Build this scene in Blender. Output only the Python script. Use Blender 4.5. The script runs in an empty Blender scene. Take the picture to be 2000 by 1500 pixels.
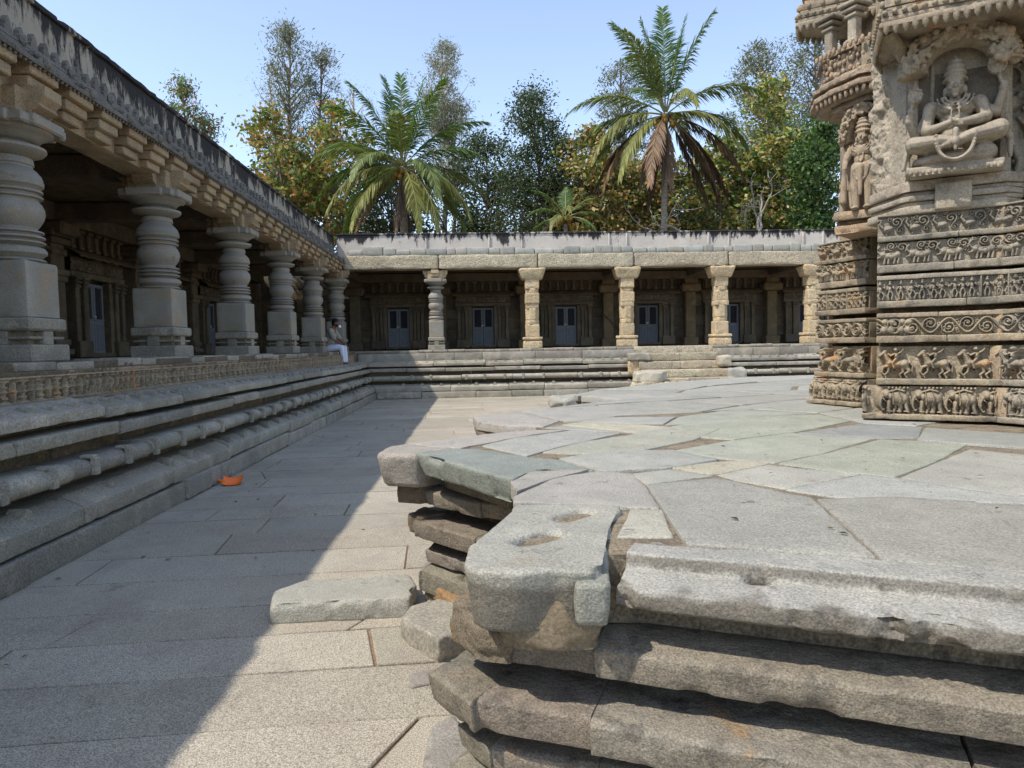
import bpy, math, random
import numpy as np
from mathutils import Vector, Matrix

# ------------------------------------------------------------------ camera, world, sun
S = bpy.context.scene
COL = S.collection
R = math.radians
cam_d = bpy.data.cameras.new("camera"); cam = bpy.data.objects.new("camera", cam_d); COL.objects.link(cam)
cam_d.sensor_width = 36; cam_d.lens = 36 * 1400 / 2000; cam_d.clip_end = 2000; cam_d.clip_start = .05
r_ = Vector((0.99849, -0.05190, -0.01797)); u_ = Vector((0.02062, 0.05098, 0.99849)); f_ = Vector((0.05091, 0.99735, -0.05198))
cam.matrix_world = Matrix(((r_.x, u_.x, -f_.x, 0), (r_.y, u_.y, -f_.y, 0), (r_.z, u_.z, -f_.z, 1.62), (0, 0, 0, 1)))
S.camera = cam
SUNV = Vector((-.628, -.33, 1)).normalized()
ELEV = math.asin(SUNV.z)
w = bpy.data.worlds.new("World"); S.world = w; w.use_nodes = True
nt = w.node_tree
sky = nt.nodes.new('ShaderNodeTexSky'); sky.sky_type = 'NISHITA'; sky.sun_disc = False
sky.sun_elevation = ELEV; sky.sun_rotation = math.atan2(SUNV.x, SUNV.y) % (2 * math.pi)
sky.air_density = 1.0; sky.dust_density = 1.2; sky.ozone_density = 1.5; sky.altitude = 800
bgn = nt.nodes['Background']; bgn.inputs[1].default_value = .135
hs = nt.nodes.new('ShaderNodeHueSaturation'); hs.inputs['Saturation'].default_value = .84; nt.links.new(sky.outputs[0], hs.inputs['Color']); nt.links.new(hs.outputs[0], bgn.inputs[0])
sl = bpy.data.lights.new("sun", 'SUN'); sl.energy = 2.15; sl.angle = R(.5); sl.color = (1, .935, .84)
so = bpy.data.objects.new("sun", sl); COL.objects.link(so); so.rotation_euler = SUNV.to_track_quat('Z', 'Y').to_euler()
S.view_settings.view_transform = 'Standard'; S.view_settings.look = 'None'; S.view_settings.gamma = 1
S.view_settings.exposure = 1.18
S.cycles.max_bounces = 6; S.cycles.diffuse_bounces = 4

# ------------------------------------------------------------------ noise
def _h(i, j, k, s):
    n = (i * 374761393 + j * 668265263 + k * 2147483647 + s * 974634777) & 0xffffffff
    n = ((n ^ (n >> 13)) * 1274126177) & 0xffffffff
    n = ((n ^ (n >> 15)) * 2246822519) & 0xffffffff
    return ((n ^ (n >> 16)) & 0xffff) / 32767.5 - 1
def vn(P, s=0):
    P = np.asarray(P, float); I = np.floor(P).astype(np.int64); f = P - I; f = f * f * (3 - 2 * f)
    out = 0
    for a in (0, 1):
        wa = f[..., 0] if a else 1 - f[..., 0]
        for b in (0, 1):
            wb = f[..., 1] if b else 1 - f[..., 1]
            for c in (0, 1):
                wc = f[..., 2] if c else 1 - f[..., 2]
                out = out + wa * wb * wc * _h(I[..., 0] + a, I[..., 1] + b, I[..., 2] + c, s)
    return out
def fbm(P, sc, octv=3, s=0):
    P = np.asarray(P, float) * sc; o = 0; a = 1; t = 0
    for k in range(octv):
        o = o + a * vn(P, s + k * 17); t += a; a *= .5; P = P * 2.03
    return o / t
def wob(V, amp, sc, octv=3, s=0):
    if amp == 0: return V
    return V + amp * np.stack([fbm(V, sc, octv, s + 101 * q) for q in range(3)], -1)

# ------------------------------------------------------------------ mesh builder
class MB:
    def __init__(s): s.V = []; s.Q = []; s.T = []; s.N = []; s.C = []; s.n = 0
    def add(s, V, quads=None, tris=None, ngons=None, tint=(1, 1, 1)):
        V = np.asarray(V, float).reshape(-1, 3); k = s.n
        if quads is not None and len(quads): s.Q.append(np.asarray(quads, np.int64) + k)
        if tris is not None and len(tris): s.T.append(np.asarray(tris, np.int64) + k)
        if ngons: s.N += [[i + k for i in g] for g in ngons]
        c = np.asarray(tint, float)
        if c.ndim == 1: c = np.tile(c, (len(V), 1))
        s.V.append(V); s.C.append(c); s.n += len(V); return k
    def grid(s, V, tint=(1, 1, 1), closeu=False, closev=False, flip=False):
        V = np.asarray(V, float); a, b = V.shape[:2]
        i = np.arange(a if closeu else a - 1); j = np.arange(b if closev else b - 1)
        I, J = np.meshgrid(i, j, indexing='ij'); I2 = (I + 1) % a; J2 = (J + 1) % b
        q = np.stack([I * b + J, I2 * b + J, I2 * b + J2, I * b + J2], -1).reshape(-1, 4)
        if flip: q = q[:, ::-1]
        if np.ndim(tint) == 3: tint = np.asarray(tint).reshape(-1, 3)
        return s.add(V.reshape(-1, 3), quads=q, tint=tint)
    def box(s, c, d, rot=0, tint=(1, 1, 1), bev=0, sx=1, wb=0, seed=0):
        # c centre, d full size; bevelled box, optional wobble
        c = np.array(c, float); h = np.array(d, float) / 2
        if bev <= 0:
            P = np.array([[x, y, z] for x in (-1, 1) for y in (-1, 1) for z in (-1, 1)], float) * h
            q = [[0, 1, 3, 2], [4, 6, 7, 5], [0, 4, 5, 1], [2, 3, 7, 6], [0, 2, 6, 4], [1, 5, 7, 3]]; ng = None
        else:
            b = min(bev, *(h * .9)); P = []; idx = {}
            for x in (-1, 1):
                for y in (-1, 1):
                    for z in (-1, 1):
                        for ax in range(3):
                            p = np.array([x, y, z], float) * (h - b); p[ax] += (x, y, z)[ax] * b
                            idx[(x, y, z, ax)] = len(P); P.append(p)
            P = np.array(P); ng = []
            g = lambda x, y, z, a: idx[(x, y, z, a)]
            for a, sg in ((0, 1), (0, -1), (1, 1), (1, -1), (2, 1), (2, -1)):
                o = [k for k in range(3) if k != a]; L = []
                for s1, s2 in ((-1, -1), (1, -1), (1, 1), (-1, 1)):
                    t = [0, 0, 0]; t[a] = sg; t[o[0]] = s1; t[o[1]] = s2; L.append(g(*t, a))
                if (sg > 0) == (a == 1): L = L[::-1]
                ng.append(L)
            for a, b2 in ((0, 1), (0, 2), (1, 2)):
                e = 3 - a - b2
                for sa in (-1, 1):
                    for sb in (-1, 1):
                        t = [0, 0, 0]; t[a] = sa; t[b2] = sb; t[e] = -1; u = list(t); u[e] = 1
                        ng.append([g(*t, a), g(*u, a), g(*u, b2), g(*t, b2)])
            for x in (-1, 1):
                for y in (-1, 1):
                    for z in (-1, 1): ng.append([g(x, y, z, 0), g(x, y, z, 1), g(x, y, z, 2)])
            q = None
        if rot:
            cs, sn = math.cos(rot), math.sin(rot); P = np.stack([P[:, 0] * cs - P[:, 1] * sn, P[:, 0] * sn + P[:, 1] * cs, P[:, 2]], -1)
        P = P + c
        if wb: P = wob(P, wb, 1.7, 1, seed)
        s.add(P, quads=q, ngons=ng, tint=tint)
    def lathe(s, c, prof, n=28, tint=(1, 1, 1), cap=True):
        a = np.arange(n) / n * 2 * math.pi; pr = np.array(prof, float)
        V = np.stack([c[0] + pr[:, :1] * np.cos(a), c[1] + pr[:, :1] * np.sin(a), c[2] + pr[:, 1:] + 0 * a], -1)
        k = s.grid(V, tint, closev=True, flip=True)
        if cap: s.N.append([k + (len(pr) - 1) * n + i for i in range(n)])
    def tube(s, pts, rad, n=8, tint=(1, 1, 1), cap=True):
        pts = np.array(pts, float); m = len(pts); rad = np.broadcast_to(np.array(rad, float), (m,))
        t = np.gradient(pts, axis=0); t /= np.linalg.norm(t, axis=1)[:, None] + 1e-9
        up = np.array([0, 0, 1.]) if abs(t[0, 2]) < .9 else np.array([1., 0, 0])
        V = []; a = np.arange(n) / n * 2 * math.pi
        for i in range(m):
            x = np.cross(up, t[i]); x /= np.linalg.norm(x) + 1e-9; y = np.cross(t[i], x); up = y if abs(t[i] @ up) > .95 else up
            V.append(pts[i] + rad[i] * (np.cos(a)[:, None] * x + np.sin(a)[:, None] * y))
        k = s.grid(np.array(V), tint, closev=True, flip=True)
        if cap: s.N.append([k + i for i in range(n)]); s.N.append([k + (m - 1) * n + i for i in range(n)][::-1])
    def ell(s, c, r, nu=12, nv=8, tint=(1, 1, 1), rot=None):
        a = np.arange(nu) / nu * 2 * math.pi; b = np.linspace(-math.pi / 2 + .02, math.pi / 2 - .02, nv)
        V = np.stack([np.cos(b)[:, None] * np.cos(a), np.cos(b)[:, None] * np.sin(a), np.sin(b)[:, None] + 0 * a], -1) * np.array(r, float)
        if rot is not None: V = V @ np.array(rot).T
        k = s.grid(V + np.array(c, float), tint, closev=True, flip=True)
        s.N.append([k + (nv - 1) * nu + i for i in range(nu)]); s.N.append([k + i for i in range(nu)][::-1])
    def build(s, name, mat, parent=None, smooth=None, loc=None):
        me = bpy.data.meshes.new(name)
        if s.n:
            V = np.concatenate(s.V); C = np.concatenate(s.C)
            loops = []; tot = []
            if s.Q: q = np.concatenate(s.Q); loops.append(q.ravel()); tot.append(np.full(len(q), 4))
            if s.T: q = np.concatenate(s.T); loops.append(q.ravel()); tot.append(np.full(len(q), 3))
            if s.N: loops.append(np.array([i for g in s.N for i in g])); tot.append(np.array([len(g) for g in s.N]))
            loops = np.concatenate(loops).astype(np.int32); tot = np.concatenate(tot).astype(np.int32)
            me.vertices.add(len(V)); me.vertices.foreach_set('co', V.astype(np.float32).ravel())
            me.loops.add(len(loops)); me.loops.foreach_set('vertex_index', loops)
            me.polygons.add(len(tot)); me.polygons.foreach_set('loop_start', np.concatenate([[0], np.cumsum(tot)[:-1]]).astype(np.int32))
            me.polygons.foreach_set('loop_total', tot)
            me.update(calc_edges=True); me.validate()
            at = me.attributes.new('tint', 'FLOAT_COLOR', 'POINT')
            if len(at.data) == len(C): at.data.foreach_set('color', np.concatenate([C, np.ones((len(C), 1))], 1).astype(np.float32).ravel())
            if smooth is None: me.shade_flat()
            else:
                me.shade_smooth()
                if smooth < 180: me.set_sharp_from_angle(angle=R(smooth))
        for m in (mat if isinstance(mat, (list, tuple)) else [mat]): me.materials.append(m)
        o = bpy.data.objects.new(name, me); COL.objects.link(o)
        if parent: o.parent = parent
        if loc is not None: o.location = loc
        return o
def thing(name, label, cat, loc=(0, 0, 0), rz=0, group=None):
    o = bpy.data.objects.new(name, None); COL.objects.link(o); o.location = loc; o.rotation_euler = (0, 0, rz); o.empty_display_size = .3
    return tag(o, label, cat, group)
def tag(o, label, cat, group=None):
    o['label'] = label; o['category'] = cat
    if group: o['group'] = group
    return o

# ------------------------------------------------------------------ materials
class NT:
    def __init__(s, name):
        s.m = bpy.data.materials.new(name); s.m.use_nodes = True; s.t = s.m.node_tree; s.b = s.t.nodes['Principled BSDF']
        s.pos = s.n('ShaderNodeNewGeometry').outputs['Position']
    def n(s, t, **k):
        x = s.t.nodes.new(t)
        for a, b in k.items(): setattr(x, a, b)
        return x
    def l(s, a, b): s.t.links.new(a, b)
    def val(s, x, inp):
        if hasattr(x, 'links'): s.l(x, inp)
        else: inp.default_value = x
    def noise(s, sc, det=4, rough=.55, vec=None, stretch=None):
        x = s.n('ShaderNodeTexNoise'); x.inputs['Scale'].default_value = sc; x.inputs['Detail'].default_value = det; x.inputs['Roughness'].default_value = rough
        v = vec or s.pos
        if stretch: mp = s.n('ShaderNodeMapping'); mp.inputs['Scale'].default_value = stretch; s.l(v, mp.inputs[0]); v = mp.outputs[0]
        s.l(v, x.inputs['Vector']); return x.outputs['Fac']
    def ramp(s, f, stops):
        x = s.n('ShaderNodeValToRGB'); e = x.color_ramp.elements
        while len(e) < len(stops): e.new(.5)
        for i, (p, c) in enumerate(stops):
            e[i].position = p; e[i].color = (*c, 1) if not np.isscalar(c) else (c, c, c, 1)
        s.l(f, x.inputs[0]); return x.outputs[0]
    def mix(s, f, a, b, mode='MIX'):
        x = s.n('ShaderNodeMix', data_type='RGBA', blend_type=mode); s.val(f, x.inputs[0])
        for v, i in ((a, 6), (b, 7)):
            if isinstance(v, tuple): x.inputs[i].default_value = (*v, 1)
            else: s.l(v, x.inputs[i])
        return x.outputs[2]
    def bump(s, h, st, dist, nrm=None):
        x = s.n('ShaderNodeBump'); x.inputs['Strength'].default_value = st; x.inputs['Distance'].default_value = dist
        s.l(h, x.inputs['Height']);
        if nrm: s.l(nrm, x.inputs['Normal'])
        return x.outputs[0]
    def tint(s): return s.n('ShaderNodeAttribute', attribute_name='tint').outputs['Color']
    def fin(s, col, rough=.85, nrm=None, spec=.3):
        s.val(col, s.b.inputs['Base Color']); s.b.inputs['Roughness'].default_value = rough; s.b.inputs['Specular IOR Level'].default_value = spec
        if nrm: s.l(nrm, s.b.inputs['Normal'])
        return s.m
def stone(name, c1, c2, c3=None, big=1.2, speck=60, sp=.35, bmp=.006, bsc=22, rough=.85, spec=.3, dark=None, streak=None, och=None, patch=.0, notint=False):
    n = NT(name); W_ = lambda c: (c[0] * 1.01, c[1] * .975, c[2] * .89)
    c1, c2 = W_(c1), W_(c2); c3 = W_(c3) if c3 else None
    if dark: dark = (W_(dark[0]), *dark[1:])
    if streak: streak = (W_(streak[0]), *streak[1:])
    col = n.ramp(n.noise(big, 5, .6), [(.3, c1), (.68, c2)])
    if c3: col = n.mix(n.ramp(n.noise(big * 2.3, 4, .65), [(.5, 0), (.66, 1)]), col, c3)
    if och: col = n.mix(n.ramp(n.noise(och[1], 5, .7), [(och[2], 0), (och[2] + .12, 1)]), col, och[0])
    if dark: col = n.mix(n.ramp(n.noise(dark[1], 6, .7), [(dark[2], 0), (dark[2] + .1, 1)]), col, dark[0])
    if streak: col = n.mix(n.ramp(n.noise(streak[1], 6, .65, stretch=streak[3]), [(streak[2], 0), (streak[2] + .12, 1)]), col, streak[0])
    if not notint: col = n.mix(1, col, n.tint(), 'MULTIPLY')
    col = n.mix(1, col, n.ramp(n.noise(speck, 2, .6), [(.36, 1 - sp), (.64, 1 + sp)]), 'MULTIPLY')
    nb = n.bump(n.noise(bsc, 6, .65), 1., bmp * 1.15); nb = n.bump(n.noise(bsc * 5, 3, .6), .7, bmp * .25, nb)
    return n.fin(col, rough, nb, spec)
def flat(name, c, rough=.7, spec=.3, var=.15, bmp=.001, bsc=80):
    n = NT(name); col = n.ramp(n.noise(8, 3), [(.3, tuple(x * (1 - var) for x in c)), (.7, tuple(min(1, x * (1 + var)) for x in c))])
    if name in ('blue_grey_paint', 'coconut_skin'): col = n.mix(1, col, n.tint(), 'MULTIPLY')
    return n.fin(col, rough, n.bump(n.noise(bsc, 3), .5, bmp), spec)
M = {}
M['floor'] = stone('granite_floor', (.31, .285, .24), (.37, .345, .295), (.30, .27, .235), .8, 165, .5, .004, 50, .8, dark=((.20, .18, .155), 1.7, .63))
M['dirt'] = stone('joint_dirt', (.16, .105, .065), (.27, .19, .125), None, 3, 60, .3, .006, 30, .95)
M['mortar'] = stone('old_mortar', (.15, .125, .095), (.25, .21, .155), (.11, .095, .075), 5, 90, .35, .008, 40, .95)
M['grey'] = stone('schist_grey', (.215, .205, .18), (.31, .295, .26), (.36, .335, .29), 1.6, 60, .25, .007, 16, .8, och=((.28, .19, .11), 2.2, .64), dark=((.12, .11, .1), 3.1, .68))
M['plat'] = stone('platform_stone', (.20, .178, .148), (.30, .27, .228), (.165, .15, .13), 5.2, 150, .28, .016, 46, .8, och=((.33, .2, .095), 3.1, .60), dark=((.07, .058, .045), 4.5, .62))
M['slabs'] = stone('paving_schist', (.27, .27, .25), (.355, .355, .33), (.285, .29, .272), 3.2, 140, .27, .007, 46, .62, .4, dark=((.165, .16, .15), 8, .60), streak=((.36, .355, .34), 14, .58, (1, .35, 1)), och=((.29, .25, .19), 2.1, .64))
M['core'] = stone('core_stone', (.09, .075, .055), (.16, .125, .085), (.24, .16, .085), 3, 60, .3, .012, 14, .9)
M['relief'] = stone('carved_stone', (.225, .19, .143), (.345, .293, .22), (.175, .155, .128), 3.5, 90, .22, .004, 35, .85, och=((.42, .24, .11), 4.0, .565), dark=((.12, .105, .09), 2.0, .66))
M['darkrelief'] = stone('weathered_carved_stone', (.20, .185, .16), (.33, .295, .24), (.15, .14, .125), 3.5, 90, .22, .004, 35, .85, och=((.30, .18, .09), 3.1, .62))
M['pier'] = stone('pale_carved_stone', (.27, .237, .19), (.38, .34, .28), (.225, .195, .155), 3.2, 80, .2, .008, 26, .85, och=((.50, .31, .17), 2.4, .66), streak=((.30, .27, .23), 12, .6, (.5, .5, 1.4)))
M['orange'] = stone('orange_stone', (.28, .205, .14), (.37, .285, .205), (.21, .175, .14), 5, 80, .25, .008, 26, .9, dark=((.13, .11, .095), 5, .57), och=((.40, .23, .11), 4, .63))
M['deity'] = stone('statue_stone', (.28, .245, .2), (.36, .32, .26), (.23, .2, .165), 6, 110, .15, .003, 60, .7, och=((.40, .30, .19), 8, .62), notint=True)
M['foliage'] = stone('carved_foliage_stone', (.28, .235, .18), (.38, .33, .255), (.27, .22, .165), 6, 110, .2, .004, 60, .8, och=((.44, .29, .16), 5, .56), notint=True)
M['warmstatue'] = stone('warm_statue_stone', (.28, .225, .165), (.37, .305, .23), (.22, .185, .15), 6, 110, .2, .004, 60, .8, och=((.40, .24, .12), 5, .58), notint=True)
M['tan'] = stone('yellow_granite', (.43, .345, .23), (.53, .44, .31), (.48, .36, .21), 2.6, 45, .4, .03, 12, .9, dark=((.27, .23, .18), 1.6, .66))
M['lintel'] = stone('rough_lintel', (.38, .335, .25), (.47, .42, .33), (.33, .30, .24), 1.4, 40, .4, .05, 10, .9, dark=((.2, .18, .15), 1.1, .66))
M['corbel'] = stone('corbel_stone', (.30, .225, .14), (.38, .30, .205), (.25, .205, .15), 2.2, 60, .25, .006, 18, .9, dark=((.11, .09, .07), 2.5, .62))
M['pillar'] = stone('turned_stone', (.205, .20, .185), (.29, .28, .26), (.25, .225, .185), 2.0, 70, .14, .003, 30, .6, .4, och=((.30, .22, .14), 3.2, .55), dark=((.14, .13, .115), 4.3, .62))
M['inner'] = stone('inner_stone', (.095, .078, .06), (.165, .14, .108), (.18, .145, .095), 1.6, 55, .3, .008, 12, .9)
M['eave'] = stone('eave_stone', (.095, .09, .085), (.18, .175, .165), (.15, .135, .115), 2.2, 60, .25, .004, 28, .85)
def plaster(name, base, thr, low):
    n = NT(name)
    sep = n.n('ShaderNodeSeparateXYZ'); n.l(n.pos, sep.inputs[0])
    col = n.ramp(n.noise(1.6, 5, .6), [(.3, tuple(x * .82 for x in base)), (.7, base)])
    st = n.noise(3.4, 8, .75, stretch=(1, 1, .30)); lo = n.n('ShaderNodeMath', operation='MULTIPLY_ADD'); n.l(n.noise(.55, 3, .6), lo.inputs[0]); lo.inputs[1].default_value = .5; lo.inputs[2].default_value = -.25; sm = n.n('ShaderNodeMath', operation='ADD'); n.l(st, sm.inputs[0]); n.l(lo.outputs[0], sm.inputs[1]); st = sm.outputs[0]; mp = n.n('ShaderNodeMapRange'); n.l(sep.outputs[2], mp.inputs[0])
    mp.inputs[1].default_value = low; mp.inputs[2].default_value = 5.5; mp.inputs[3].default_value = -.12; mp.inputs[4].default_value = .16
    ad = n.n('ShaderNodeMath', operation='ADD'); n.l(st, ad.inputs[0]); n.l(mp.outputs[0], ad.inputs[1])
    col = n.mix(n.ramp(ad.outputs[0], [(thr, 0), (thr + .07, 1)]), col, (.035, .032, .032))
    col = n.mix(n.ramp(n.noise(4, 6, .7), [(.6, 0), (.68, 1)]), col, (.30, .24, .20))
    col = n.mix(1, col, n.tint(), 'MULTIPLY')
    return n.fin(col, .9, n.bump(n.noise(14, 6), .8, .01), .2)
M['plasterL'] = plaster('stained_plaster', (.40, .35, .28), .475, 4.8)
M['plasterF'] = plaster('whitewashed_plaster', (.53, .48, .42), .52, 5.02)
M['door'] = flat('blue_grey_paint', (.165, .18, .195), .6, .4, .12)
M['void'] = flat('painted_interior_dark', (.012, .012, .012), .9, .1)  # near-black colour in place of unlit depth
M['orangeplastic'] = flat('orange_plastic', (.95, .20, .02), .35, .5, .05, .0002)
M['skin'] = flat('brown_skin', (.17, .075, .05), .55, .35, .1)
M['hair'] = flat('black_hair', (.008, .007, .007), .5, .3, .1)
M['shirt'] = flat('beige_shirt', (.27, .245, .20), .85, .2, .12, .003, 30)
M['trouser'] = flat('pale_trousers', (.62, .66, .78), .85, .2, .05, .003, 25)
M['shoe'] = flat('maroon_leather', (.09, .02, .018), .45, .4, .1)
M['mask'] = flat('white_mask', (.8, .8, .85), .8, .2, .05)
M['wood'] = flat('brown_wood', (.10, .05, .03), .8, .2, .2)
M['metal'] = flat('pale_metal', (.6, .6, .6), .35, .6, .05)
M['bark'] = stone('bark', (.12, .10, .08), (.2, .175, .15), None, 6, 40, .3, .01, 20, .95)
M['palebark'] = stone('pale_bark', (.30, .28, .25), (.40, .38, .35), (.22, .2, .18), 5, 40, .25, .01, 20, .95)
M['palmtrunk'] = stone('palm_bark', (.2, .18, .16), (.29, .265, .24), None, 6, 40, .3, .012, 14, .95, streak=((.12, .11, .1), 3, .52, (.2, .2, 4)))
def leafmat(name, rough=.5):
    n = NT(name); c = n.tint(); n.l(c, n.b.inputs['Base Color']); n.b.inputs['Roughness'].default_value = rough; n.b.inputs['Specular IOR Level'].default_value = .35
    tr = n.n('ShaderNodeBsdfTranslucent'); n.l(n.mix(1, c, (1.3, 1.25, .5), 'MULTIPLY'), tr.inputs[0])
    mx = n.n('ShaderNodeMixShader'); mx.inputs[0].default_value = .3; out = n.t.nodes['Material Output']
    n.l(n.b.outputs[0], mx.inputs[1]); n.l(tr.outputs[0], mx.inputs[2]); n.l(mx.outputs[0], out.inputs[0]); return n.m
M['leaf'] = leafmat('leaves')

rng = np.random.default_rng(7)
def rt(v=.12, hue=.03, r=None):
    r = r or rng; b = 1 + r.uniform(-v, v); return (b * (1 + r.uniform(-hue, hue)), b, b * (1 + r.uniform(-hue, hue)))

# ------------------------------------------------------------------ shape helpers
def round_poly(pts, rad, res, n=3):
    pts = [np.array(p, float) for p in pts]; out = []; m = len(pts)
    for i in range(m):
        p, a, b = pts[i], pts[i - 1], pts[(i + 1) % m]
        da = a - p; db = b - p; la = np.linalg.norm(da); lb = np.linalg.norm(db)
        r = min(rad, la * .45, lb * .45); A = p + da / la * r; B = p + db / lb * r
        for t in np.linspace(0, 1, n): out.append(((1 - t) ** 2 * A + 2 * t * (1 - t) * p + t * t * B, 1 - abs(2 * t - 1) * .5))
    res2 = []; m = len(out)
    for i in range(m):
        p, c = out[i]; q, c2 = out[(i + 1) % m]; L = np.linalg.norm(q - p); k = max(1, int(L / res))
        for t in range(k): res2.append((*(p + (q - p) * t / k), c if t == 0 else 0))
    return np.array(res2)
def corner_w(pr, sig):
    w_ = np.zeros(len(pr)); c = pr[pr[:, 2] >= .95][:, :2]
    for q in c: w_ = np.maximum(w_, np.exp(-(np.hypot(pr[:, 0] - q[0], pr[:, 1] - q[1]) / sig) ** 2))
    return w_
def seg_blocks(mb, p0, p1, n, prof, m0=0, m1=0, L=(.8, 1.5), gap=.008, rad=.015, res=.06, amp=.005, chip=.0, tv=.1, seed=0, jo=.006, hue=.02, asc=5):
    rg = np.random.default_rng(seed); p0 = np.array(p0, float); p1 = np.array(p1, float); n = np.array(n, float)
    D = p1 - p0; LL = np.linalg.norm(D); d = D / LL; s = 0.; pr = round_poly(prof, rad, res); cen = pr[:, :2].mean(0); pr[:, 2] = corner_w(pr, rad + .018)
    while s < LL - 1e-6:
        e = s + rg.uniform(*L)
        if LL - e < L[0] * .6: e = LL
        jz = rg.uniform(-jo, jo) * .6; jout = rg.uniform(-jo, jo); P = pr.copy(); P[:, 1] += jz; P[:, 0] += jout * (P[:, 0] > cen[0])
        a = s + (gap / 2 if s > 0 else 0); b = e - (gap / 2 if e < LL else 0)
        k = max(1, int((b - a) / res)); t = np.linspace(0, 1, k + 1)
        rr = min(rad, (b - a) * .2)
        if k >= 2: t = np.concatenate([[0, rr * .5 / (b - a)], t[1:-1], [1 - rr * .5 / (b - a), 1]])
        st = a + (m0 * P[:, 0] if s == 0 else 0 * P[:, 0]); en = b + (m1 * P[:, 0] if e >= LL else 0 * P[:, 0])
        sv = st[None, :] + (en - st)[None, :] * t[:, None]
        out = np.tile(P[:, 0], (len(t), 1)); z = np.tile(P[:, 1], (len(t), 1))
        if k >= 2:
            sh = .993
            for q in (0, -1):
                out[q] = cen[0] + (out[q] - cen[0]) * sh - .004 * np.sign(out[q] - cen[0]); z[q] = cen[1] + jz + (z[q] - cen[1]) * sh - .004 * np.sign(z[q] - cen[1])
        V = np.empty(sv.shape + (3,)); V[..., 0] = p0[0] + d[0] * sv + n[0] * out; V[..., 1] = p0[1] + d[1] * sv + n[1] * out; V[..., 2] = z
        if chip:
            c = np.maximum(0, fbm(V, 10, 3, seed + 5) - .2) * 2.6 + .35 * np.maximum(0, fbm(V, 24, 2, seed + 8))
            wgt = np.minimum(c, 1.1) * chip * (P[None, :, 2] * .95 + .05)
            cc = np.array([cen[0], cen[1] + jz]); vo = cc[0] - out; vz = cc[1] - z; ln = np.sqrt(vo ** 2 + vz ** 2) + 1e-6
            V[..., 0] += n[0] * vo / ln * wgt; V[..., 1] += n[1] * vo / ln * wgt; V[..., 2] += vz / ln * wgt
        V = wob(V, amp, asc, 3, seed)
        tn = rt(tv, hue, rg); k0 = mb.grid(V, tn, closev=True, flip=False); m = len(P); kk = len(t)
        mb.N.append([k0 + i for i in range(m)]); mb.N.append([k0 + (kk - 1) * m + i for i in range(m)][::-1])
        s = e
def path_course(mbf, pts, prof, **k):
    # outward normal = right-hand side of travel direction
    seed = k.pop('seed', 0); pts = [np.array(p, float) for p in pts]; ds = [(b - a) / np.linalg.norm(b - a) for a, b in zip(pts, pts[1:])]
    ns = [np.array([d[1], -d[0]]) for d in ds]
    for i, d in enumerate(ds):
        m0 = m1 = 0
        if i > 0: m0 = (ns[i - 1] @ d) / (1 + ns[i - 1] @ ns[i])
        if i < len(ds) - 1: m1 = (ns[i + 1] @ d) / (1 + ns[i + 1] @ ns[i])
        seg_blocks(mbf(i) if callable(mbf) else mbf, pts[i], pts[i + 1], ns[i], prof, m0, m1, seed=seed + 31 * i, **k)
def prism(mb, poly, z0, z1, bev=.02, amp=.01, res=.05, chip=.0, seed=0, tint=(1, 1, 1), inner=None, zf=None, asc=4, tf=None, taper=1.0):
    pl = round_poly([np.array(p, float) for p in poly], bev * 1.5, res)[:, :2]; cen = pl.mean(0); Rm = np.abs(pl - cen).max()
    rings = []; H = z1 - z0; k = max(1, int(H / res))
    rad = np.linalg.norm(pl - cen, axis=1); sc = lambda ins: cen + (pl - cen) * (1 - ins / rad)[:, None]
    rings.append((cen + (pl - cen) * .05, z0, 0)); rings.append((cen + (sc(bev) - cen) * taper, z0, 0))
    for t in np.linspace(0, 1, k + 1):
        z = z0 + bev * .6 + (H - bev * 1.5) * t; rings.append((cen + (pl - cen) * (taper + (1 - taper) * t), z, max(math.exp(-((z1 - z) / (bev + .02)) ** 2), math.exp(-((z - z0) / (bev + .02)) ** 2), .12)))
    rings.append((sc(bev * .35), z1 - bev * .3, 1)); rings.append((sc(bev), z1, .6))
    ni = inner or max(2, int(Rm / res / 2.0)); base = sc(bev)
    for t in np.linspace(1, .04, ni + 1)[1:]: rings.append((cen + (base - cen) * t, z1, 0))
    V = np.stack([np.concatenate([p, np.full((len(p), 1), z)], 1) for p, z, c in rings]); cw = np.array([c for _, _, c in rings])
    if chip:
        c = np.maximum(0, fbm(V, 5, 3, seed + 3) - .05) * 1.8 + .5 * np.maximum(0, fbm(V, 18, 3, seed + 9)); cm = np.array([cen[0], cen[1], (z0 + z1) / 2])
        v = cm - V; v /= np.linalg.norm(v, axis=-1)[..., None] + 1e-6; V = V + v * (c * cw[:, None] * chip)[..., None]
    V = wob(V, amp, asc, 3, seed)
    T = np.broadcast_to(np.array(tint, float), V.shape).copy()
    if zf is not None: V[..., 2] += zf(V[..., 0], V[..., 1]) * (V[..., 2] > z1 - .03)
    if tf is not None: T = tf(V, T)
    k0 = mb.grid(V, T.reshape(-1, 3), closev=True, flip=True); m = len(pl); nr = len(rings)
    mb.N.append([k0 + i for i in range(m)][::-1]); mb.N.append([k0 + (nr - 1) * m + i for i in range(m)])
def remeshed(o, vox, smooth=1, strength=.5):
    m = o.modifiers.new('remesh', 'REMESH'); m.mode = 'VOXEL'; m.voxel_size = vox; m.use_smooth_shade = True
    if smooth:
        q = o.modifiers.new('smooth', 'SMOOTH'); q.iterations = smooth; q.factor = strength
    return o
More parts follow.
